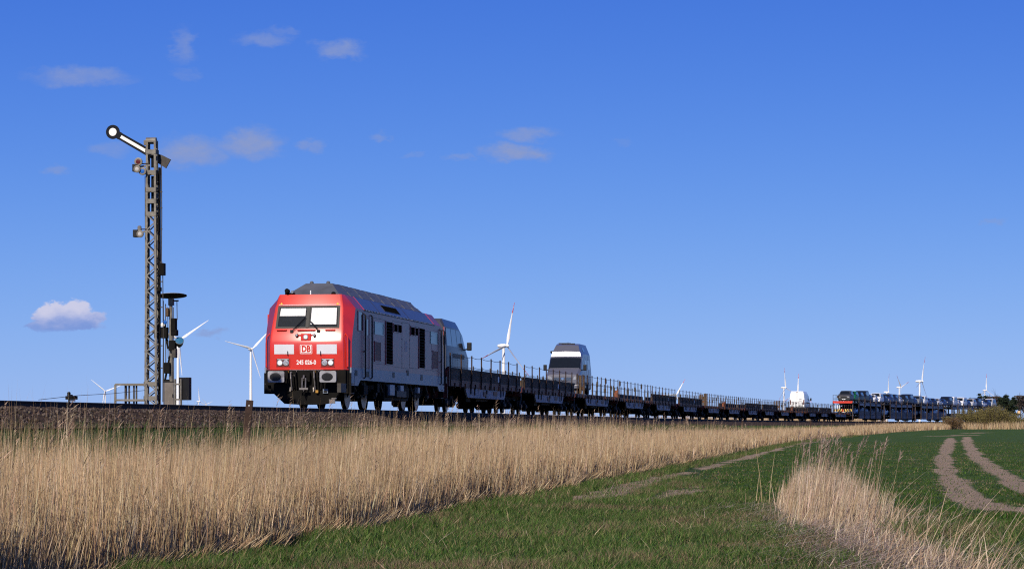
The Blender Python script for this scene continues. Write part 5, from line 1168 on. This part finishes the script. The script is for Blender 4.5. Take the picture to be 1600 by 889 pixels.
z0, z1 = EYE+(HOR-625)/F*Yp-p.z, EYE+(HOR-589.5)/F*Yp-p.z
mb = MB(); mb.box(-.10, .27, -.02, .16, z0, z1, rubber); mb.build('box', pn_, bevel=.012)
for x in (-.20, .02): mb = MB(); mb.box(x-.025, x+.025, -.10, -.05, 0, z1-.05, zinc); mb.build('frame_post', pn_)
for z in (z1-.22, z0+.02): mb = MB(); mb.box(-.20, .02, -.115, -.10, z-.025, z+.025, zinc); mb.build('frame_bar', pn_)
Yr_ = 72.0; kr = F/Yr_; p = wp(204, 634, Yr_); p.z = gz(Yr_, 204); rl = empty('platform_railing', 'low grey steel railing frame left of the semaphore mast', 'railing', p, -TH0+R(6))
rx = lambda px: (px-204)/kr
rz_ = lambda py: EYE+(HOR-py)/F*Yr_-p.z
ra, rb = rz_(625), rz_(600.5)
for y0_, xs2 in ((0, (180, 228.5)), (.9, (187, 221))):
    for px in xs2: mb = MB(); mb.box(rx(px)-.028, rx(px)+.028, y0_-.03, y0_+.03, 0, rb, zinc); mb.build('post', rl)
    for z in (ra, rb): mb = MB(); mb.box(rx(xs2[0]), rx(xs2[1]), y0_-.045, y0_+.045, z-.028, z+.028, zinc); mb.build('rail', rl)
for px in (195, 201, 208.5, 212.5): mb = MB(); mb.box(rx(px)-.022, rx(px)+.022, .06, .10, .1, rb-.03, zincdk); mb.build('upright', rl)
for px, qx in ((180, 187), (228.5, 221)):
    for z in (ra, rb): mb = MB(); mb.bar((rx(px), .03, z), (rx(qx), .87, z), .04, .04, zinc); mb.build('rail', rl)
Yg = 64.0; kg = F/Yg; p = wp(112, 630, Yg); p.z = gz(Yg, 112); gd = empty('wire_pulley', 'small black signal wire pulley on a short post at the far left', 'pulley', p, -TH0)
gx = lambda px: (px-112)/kg
gz_ = lambda py: EYE+(HOR-py)/F*Yg-p.z
mb = MB(); mb.box(gx(104), gx(119.5), -.12, .12, gz_(624), gz_(618.5), black); mb.box(gx(106), gx(112.5), -.08, .08, gz_(618.5), gz_(616.3), black); mb.lathe([(.045, 0), (.045, .05), (.02, .07)], black, 10, Matrix.Translation((gx(107.5), 0, gz_(616.3)))); mb.build('pulley_box', gd, bevel=.01)
mb = MB(); mb.box(gx(107), gx(109), -.03, .03, 0, gz_(624), black); mb.build('post', gd); mb = MB(); mb.box(gx(109.5), gx(117), -.05, .05, gz_(627), gz_(624.2), white); mb.build('white_bracket', gd)
a = wp(60, 624.5, 61); b = wp(119, 618, 64.2); c = wp(228, 609.5, 72.5); mb = MB(); mb.tube([tuple(a), tuple(a.lerp(b, .5)), tuple(b), tuple(b.lerp(c, .5)-Vector((0, 0, .02))), tuple(c)], .007, zincdk, 5); o = mb.build('signal_wire'); tag(o, 'thin signal wire running low from the far left to the railing', 'wire')
# old rail posts on the bank
def rail_post(px, ptop, pbot, Y, lean, label, w=.20):
    p = wp(px, pbot, Y); g = float(ground(p.x, Y)); o = empty('boundary_post', label, 'post', (p.x, Y, g-.1), R(-20), 'boundary posts along the bank'); h = EYE+(HOR-ptop)/F*Y-g+.1
    mb = MB(); mb.prism([(-w/2, -.015), (w/2, -.015), (w/2, .01), (.02, .02), (.02, .07), (-.02, .07), (-.02, .02), (-w/2, .01)], 'z', 0, h, rust); q = mb.build('steel_section', o); q.rotation_euler = (0, R(lean), 0)
    mb = MB(); mb.cbox((0, -.018, h-.12), (.02, .006, .03), white); z = mb.build('bolt', o); z.rotation_euler = (0, R(lean), 0); return o
rail_post(379, 624.5, 672, 58, 6, 'rusty leaning steel post standing in the reeds before the locomotive', .17)
rail_post(969, 647, 672, 150, 1, 'thin rusty post in the reeds beneath the open flat wagons', .14)
rail_post(1159.5, 654, 668, 222, 1, 'small distant rusty post below the boarded flat wagon', .14); rail_post(1266, 655, 667, 300, 2, 'smallest rusty post in the far reeds under the white van wagon', .14)

# ------------------------------------------------------------------ wind turbines
def turbine(label, hx, hy, Lpx, th, c, hub=85.0, bands=True, tower_dx=None):
    Y = F*hub/(HOR+3-hy); sc = Y/F; Lb = Lpx*sc; sy = math.sqrt(max(0, 1-c*c)); axis = Vector((sy, -c, 0)); e_ = Vector((c, sy, 0))
    hubp = Vector(((hx-800)*sc, Y, EYE+(HOR-hy)*sc)); over = 4.6; top = hubp-axis*over
    g = float(ground(top.x, top.y)); t = empty('wind_turbine', label, 'wind turbine', (top.x, top.y, g), 0, 'wind turbines on the horizon'); q = max(1, Lb/38.0)
    mb = MB(); hh = hubp.z-g; prof = [(2.1*q*.9-(2.1-1.25)*q*.9*u, hh*u-1.2*u) for u in np.linspace(0, 1, 7)]; mb.lathe(prof, turb, 18); mb.build('tower', t, smooth=True)
    M4 = Matrix.Translation((0, 0, hh)) @ Matrix(((axis.y*-1, axis.x, 0, 0), (axis.x, axis.y, 0, 0), (0, 0, 1, 0), (0, 0, 0, 1)))
    ax3 = AX(axis); mt = Matrix.Translation((0, 0, hh)) @ ax3
    mb = MB(); prof = [(.6*q, -6.4*q), (1.35*q, -5.6*q), (1.75*q, -2.5*q), (1.75*q, 1.0*q), (1.4*q, 2.4*q)]; mb.lathe(prof, turb, 12, mt); mb.build('nacelle', t, smooth=True)
    mb = MB(); mb.lathe([(1.3*q, 2.6*q), (1.5*q, 3.6*q), (1.2*q, 5.0*q), (.5*q, 5.9*q), (.05, 6.1*q)], turb, 14, mt); mb.build('hub', t, smooth=True)
    for i in range(3):
        a = R(th+120*i); d = e_*math.cos(a)+Vector((0, 0, math.sin(a))); tn_ = (e_*-math.sin(a)+Vector((0, 0, math.cos(a))))
        h0 = Vector((0, 0, hh))+axis*over; mb = MB(); n = 8; secs = []
        us = [0, .03, .09, .18, .30, .45, .60, .74, .76, .88, .90, 1.0]
        for u in us:
            ch = float(np.interp(u, [0, .05, .16, .5, 1], [.030, .035, .075, .045, .012]))*Lb*1.05; tk = float(np.interp(u, [0, .05, .2, 1], [.030, .030, .018, .004]))*Lb; tw = R(float(np.interp(u, [0, .1, 1], [60, 35, 6])))
            cdir = tn_*math.cos(tw)-axis*math.sin(tw); nd_ = axis*math.cos(tw)+tn_*math.sin(tw); cen = h0+d*(u*Lb)+axis*(.055*Lb*u*u)
            secs.append([cen+cdir*(ch*(.5*math.cos(2*PI*k/n)-.12))+nd_*(tk*.5*math.sin(2*PI*k/n)) for k in range(n)])
        for j in range(len(us)-1):
            m_ = turbred if bands and (us[j] in (.74, .76) and us[j+1] in (.76, .88) and us[j] == .76 or us[j] == .90) else turb
            mb.add(secs[j]+secs[j+1], [(k, (k+1) % n, n+(k+1) % n, n+k) for k in range(n)], m_)
        mb.add(secs[-1], [tuple(range(n))], turbred if bands else turb); b = mb.build('blade', t, smooth=True)
    return t
turbine('large white wind turbine with curved blades left of the locomotive cab', 394, 545, 47, 46, .90, bands=False)
turbine('white wind turbine partly hidden behind the distant signal', 280, 531, 56, 34, .92, bands=False)
turbine('tallest wind turbine, red banded blades, rising above the boarded flat wagons', 792, 540, 69, 78, .62)
turbine('small wind turbine left of the railing at the far left', 164, 611, 28, 140, 1, bands=False)
turbine('tiny wind turbine low over the rails right of the signals', 311.5, 627, 23, 98, .62, bands=False)
turbine('tiniest wind turbine, its blades barely above the rails right of the signals', 323, 631, 13, 20, .7, bands=False)
turbine('wind turbine with one blade tip showing over the middle wagons', 1056.5, 617, 29, 60, .95)
turbine('wind turbine standing just left of the white van', 1227.5, 605.5, 31.5, 101, .60)
turbine('wind turbine behind the white van, one blade above its roof', 1246.5, 613, 29, 89, .9)
turbine('wind turbine rising behind the upper deck cars near the red beam, blade straight up', 1388, 612.5, 29, 91, .45)
turbine('wind turbine with two raised blades spread in a V above the car carriers', 1408, 605, 28, 138, .52)
turbine('tall wind turbine with one high blade above the car carriers', 1440.5, 595.5, 40, 74, .42)
turbine('faint wind turbine above the conifers at the far right', 1541, 609.5, 25.5, 92, .80)

# ------------------------------------------------------------------ trees and bushes at the far right
leafm = attrmat('foliage', .75, .2, .25); barkm = M('bark', (.055, .042, .034), .85, 0, .3, 3)
def tri_cloud(name, parent, P, size, cols, flat=.5):
    n = len(P); a = rng.normal(size=(n, 3)); a /= np.linalg.norm(a, axis=1, keepdims=True); b = np.cross(a, rng.normal(size=(n, 3))); b /= np.linalg.norm(b, axis=1, keepdims=True)
    s = size*rng.uniform(.5, 1.4, (n, 1)); V = np.stack([P-a*s*.5-b*s*.3, P+a*s*.6, P-a*s*.3+b*s*.5], 1)
    me = bpy.data.meshes.new(name); mesh_np(me, V.reshape(-1, 3), np.arange(n*3), np.full(n, 3)); cc = np.ones((n, 3, 4)); cc[..., :3] = palette(n, cols, .2)[:, None]
    me.color_attributes.new('col', 'FLOAT_COLOR', 'POINT').data.foreach_set('color', cc.astype(np.float32).ravel()); me.materials.append(leafm); o = bpy.data.objects.new(name, me); C.objects.link(o); o.parent = parent; return o
def conifer(label, px, top, Y, wid, dens=5200):
    x = (px-800)/F*Y; g = float(ground(x, Y)); h = EYE+(HOR-top)/F*Y-g; r0 = wid/F*Y/2
    t = empty('conifer_tree', label, 'tree', (x, Y, g), 0, 'trees at the far right'); mb = MB(); mb.tube([(0, 0, 0), (.05, 0, h*.5), (0, 0, h*.98)], [.025*h, .016*h, .004*h], barkm, 7); mb.build('trunk', t)
    pts = []; z = h*.12; mb = MB()
    while z < h*.97:
        u = z/h; rr = r0*(1-u)**.8*rng.uniform(.55, 1.25)+.12
        for k in range(rng.integers(4, 7)):
            a = rng.uniform(0, 2*PI); q = rr*rng.uniform(.55, 1.15); d = np.array([math.cos(a), math.sin(a), -.18+.35*u]); m_ = max(6, int(dens*.0022*q/r0*30)); tt = rng.random(m_)**.7
            pts.append(np.array([0, 0, z])+d*q*tt[:, None]+rng.normal(0, .05*r0+.05, (m_, 3))*np.array([1, 1, .6])); mb.bar((0, 0, z), tuple(np.array([0, 0, z])+d*q), .012*h, .012*h, barkm)
        z += h*.075*rng.uniform(.7, 1.3)
    mb.build('branches', t); tri_cloud('crown', t, np.concatenate(pts), .04*h, [(.018, .030, .016), (.026, .042, .020), (.035, .050, .024), (.012, .022, .014)])
def bare_tree(label, px, top, Y, wid, bud=(.10, .075, .06), name='bare_tree'):
    x = (px-800)/F*Y; g = float(ground(x, Y)); h = EYE+(HOR-top)/F*Y-g; r0 = wid/F*Y/2; t = empty(name, label, 'tree', (x, Y, g), 0, 'trees at the far right')
    mb = MB(); mb2 = MB(); tips = []
    def grow(p, d, ln, r, lv):
        q = p+d*ln; (mb if lv == 0 else mb2).bar(p, q, r*2, r*2, barkm)
        if lv >= 4: tips.append(np.array(q)); return
        for k in range(3 if lv else 5):
            nd_ = (d+Vector(rng.normal(0, .5 if lv else .42, 3))).normalized(); nd_.z = abs(nd_.z)*.6+.25; nd_.normalize(); grow(p.lerp(q, rng.uniform(.55, 1)), nd_, ln*rng.uniform(.55, .85), r*.58, lv+1)
    grow(Vector((0, 0, 0)), Vector((0, 0, 1)), h*.46, .016*h, 0)
    mb.build('trunk', t); mb2.build('branches', t); T = np.array(tips); T = np.repeat(T, 5, 0)+rng.normal(0, .05*h, (len(T)*5, 3)); T[:, 2] = np.minimum(T[:, 2], h); tri_cloud('crown', t, T, .05*h, [bud, tuple(.7*c for c in bud), tuple(1.3*c for c in bud)])
conifer('slender dark conifer, first of the trees right of the last cars', 1516, 619, 640, 22, 1800)
conifer('dark conifer with ragged outline beneath the faint turbine', 1530.5, 614.5, 640, 28, 3500)
conifer('narrow conifer right beside the ragged one', 1539.5, 617.5, 655, 22, 3000)
conifer('broad dark conifer, tallest and darkest of the trees at the far right', 1573, 613, 620, 44, 9000); 
conifer('broad dark conifer crowding the left side of the darkest one', 1564, 619, 628, 32, 6000)
conifer('broad dark conifer crowding the right side of the darkest one', 1583, 619, 626, 34, 6000)
for i, (px, top, wid, lab) in enumerate(((1549, 620, 18, 'bare grey brown tree between the conifers, behind the long bush'), (1557, 621, 16, 'bare twiggy tree just left of the broad dark conifer'), (1594, 619, 20, 'bare grey brown tree at the right edge of the photo'), (1601, 622, 18, 'bare tree cut by the right edge of the photo'), (1606, 624, 20, 'bare grey tree furthest right, mostly out of the frame'), (1588, 627, 16, 'low bare tree right of the broad dark conifer'))): bare_tree(lab, px, top, 660+8*i, wid)
def bush(label, px0, px1, top, Y, n_st, cols, name='willow_bush'):
    x0, x1 = (px0-800)/F*Y, (px1-800)/F*Y; xc = (x0+x1)/2; g = float(ground(xc, Y)); h = EYE+(HOR-top)/F*Y-g; wd = (x1-x0)/2
    t = empty(name, label, 'bush', (xc, Y, g), 0, 'bushes at the far end of the field'); mb = MB(); pts = []
    for i in range(n_st):
        bx_ = rng.normal(0, .42)*wd; bx_ = max(-wd*.85, min(wd*.85, bx_)); by_ = rng.normal(0, .9); hh = h*(1-.55*(bx_/wd)**2)*rng.uniform(.62, 1.04)*(1+.10*math.sin(bx_*1.3)); lx = rng.normal(.1*bx_, .5)+bx_*.18; ly = rng.normal(0, .6)
        mb.tube([(bx_, by_, 0), (bx_+lx*.45, by_+ly*.45, hh*.55), (bx_+lx, by_+ly, hh)], [.035, .022, .008], barkm, 4, cap=False)
        m_ = 90; u = rng.uniform(.18, 1, m_)**.8; P_ = np.stack([bx_+lx*u+rng.normal(0, .22, m_), by_+ly*u+rng.normal(0, .25, m_), hh*u+rng.normal(0, .08, m_)], -1); pts.append(P_)
    mb.build('stems', t); tri_cloud('foliage', t, np.concatenate(pts), .10, cols)
WIL = [(.20, .17, .055), (.25, .21, .07), (.16, .135, .045), (.27, .23, .09)]
bush('long olive brown willow bush before the end of the train', 1483, 1603, 635, 430, 460, WIL)
bush('smaller rust brown bush left of the long willow bush', 1474, 1503, 652, 424, 70, [(.16, .10, .045), (.20, .13, .06), (.12, .075, .035)])
for px, py, lab in ((1592, 644, 'small pale orange board on a post at the right edge beside the trees'),):
    Y = 560.; p = wp(px, py, Y); g = float(ground(p.x, Y)); o = empty('track_sign', lab, 'sign', (p.x, Y, g), 0); mb = MB(); mb.box(-.05, .05, .02, .08, 0, p.z-g, zincdk); mb.build('post', o); mb = MB(); mb.box(-.28, .28, -.01, .02, p.z-g-.32, p.z-g+.32, M('sign_board', (.75, .50, .26), .5)); mb.build('board', o)
# low dark growth far off along the horizon, a wood too far to tell the trees apart
n = 5200; px = rng.uniform(840, 1600, n)*0+rng.choice([rng.uniform(250, 470), 0], n)*0+np.where(rng.random(n) < .5, rng.uniform(1590, 1760, n), rng.uniform(240, 1150, n)); Y = rng.uniform(2300, 2500, n); X = (px-800)/F*Y
ribbons('far_hedge', X, Y, ground(X, Y)-.5, rng.uniform(1.5, 3.4, n)*(1+.5*fbm(X*.01, X*0, 9)), rng.uniform(1, 3, n), rng.normal(0, .5, n), rng.normal(0, .5, n), rng.uniform(-.5, .5, n), palette(n, [(.06, .055, .035), (.09, .075, .05), (.05, .06, .03)]), leafm, segs=2, label='thin line of far hedges on the horizon', cat='hedge')
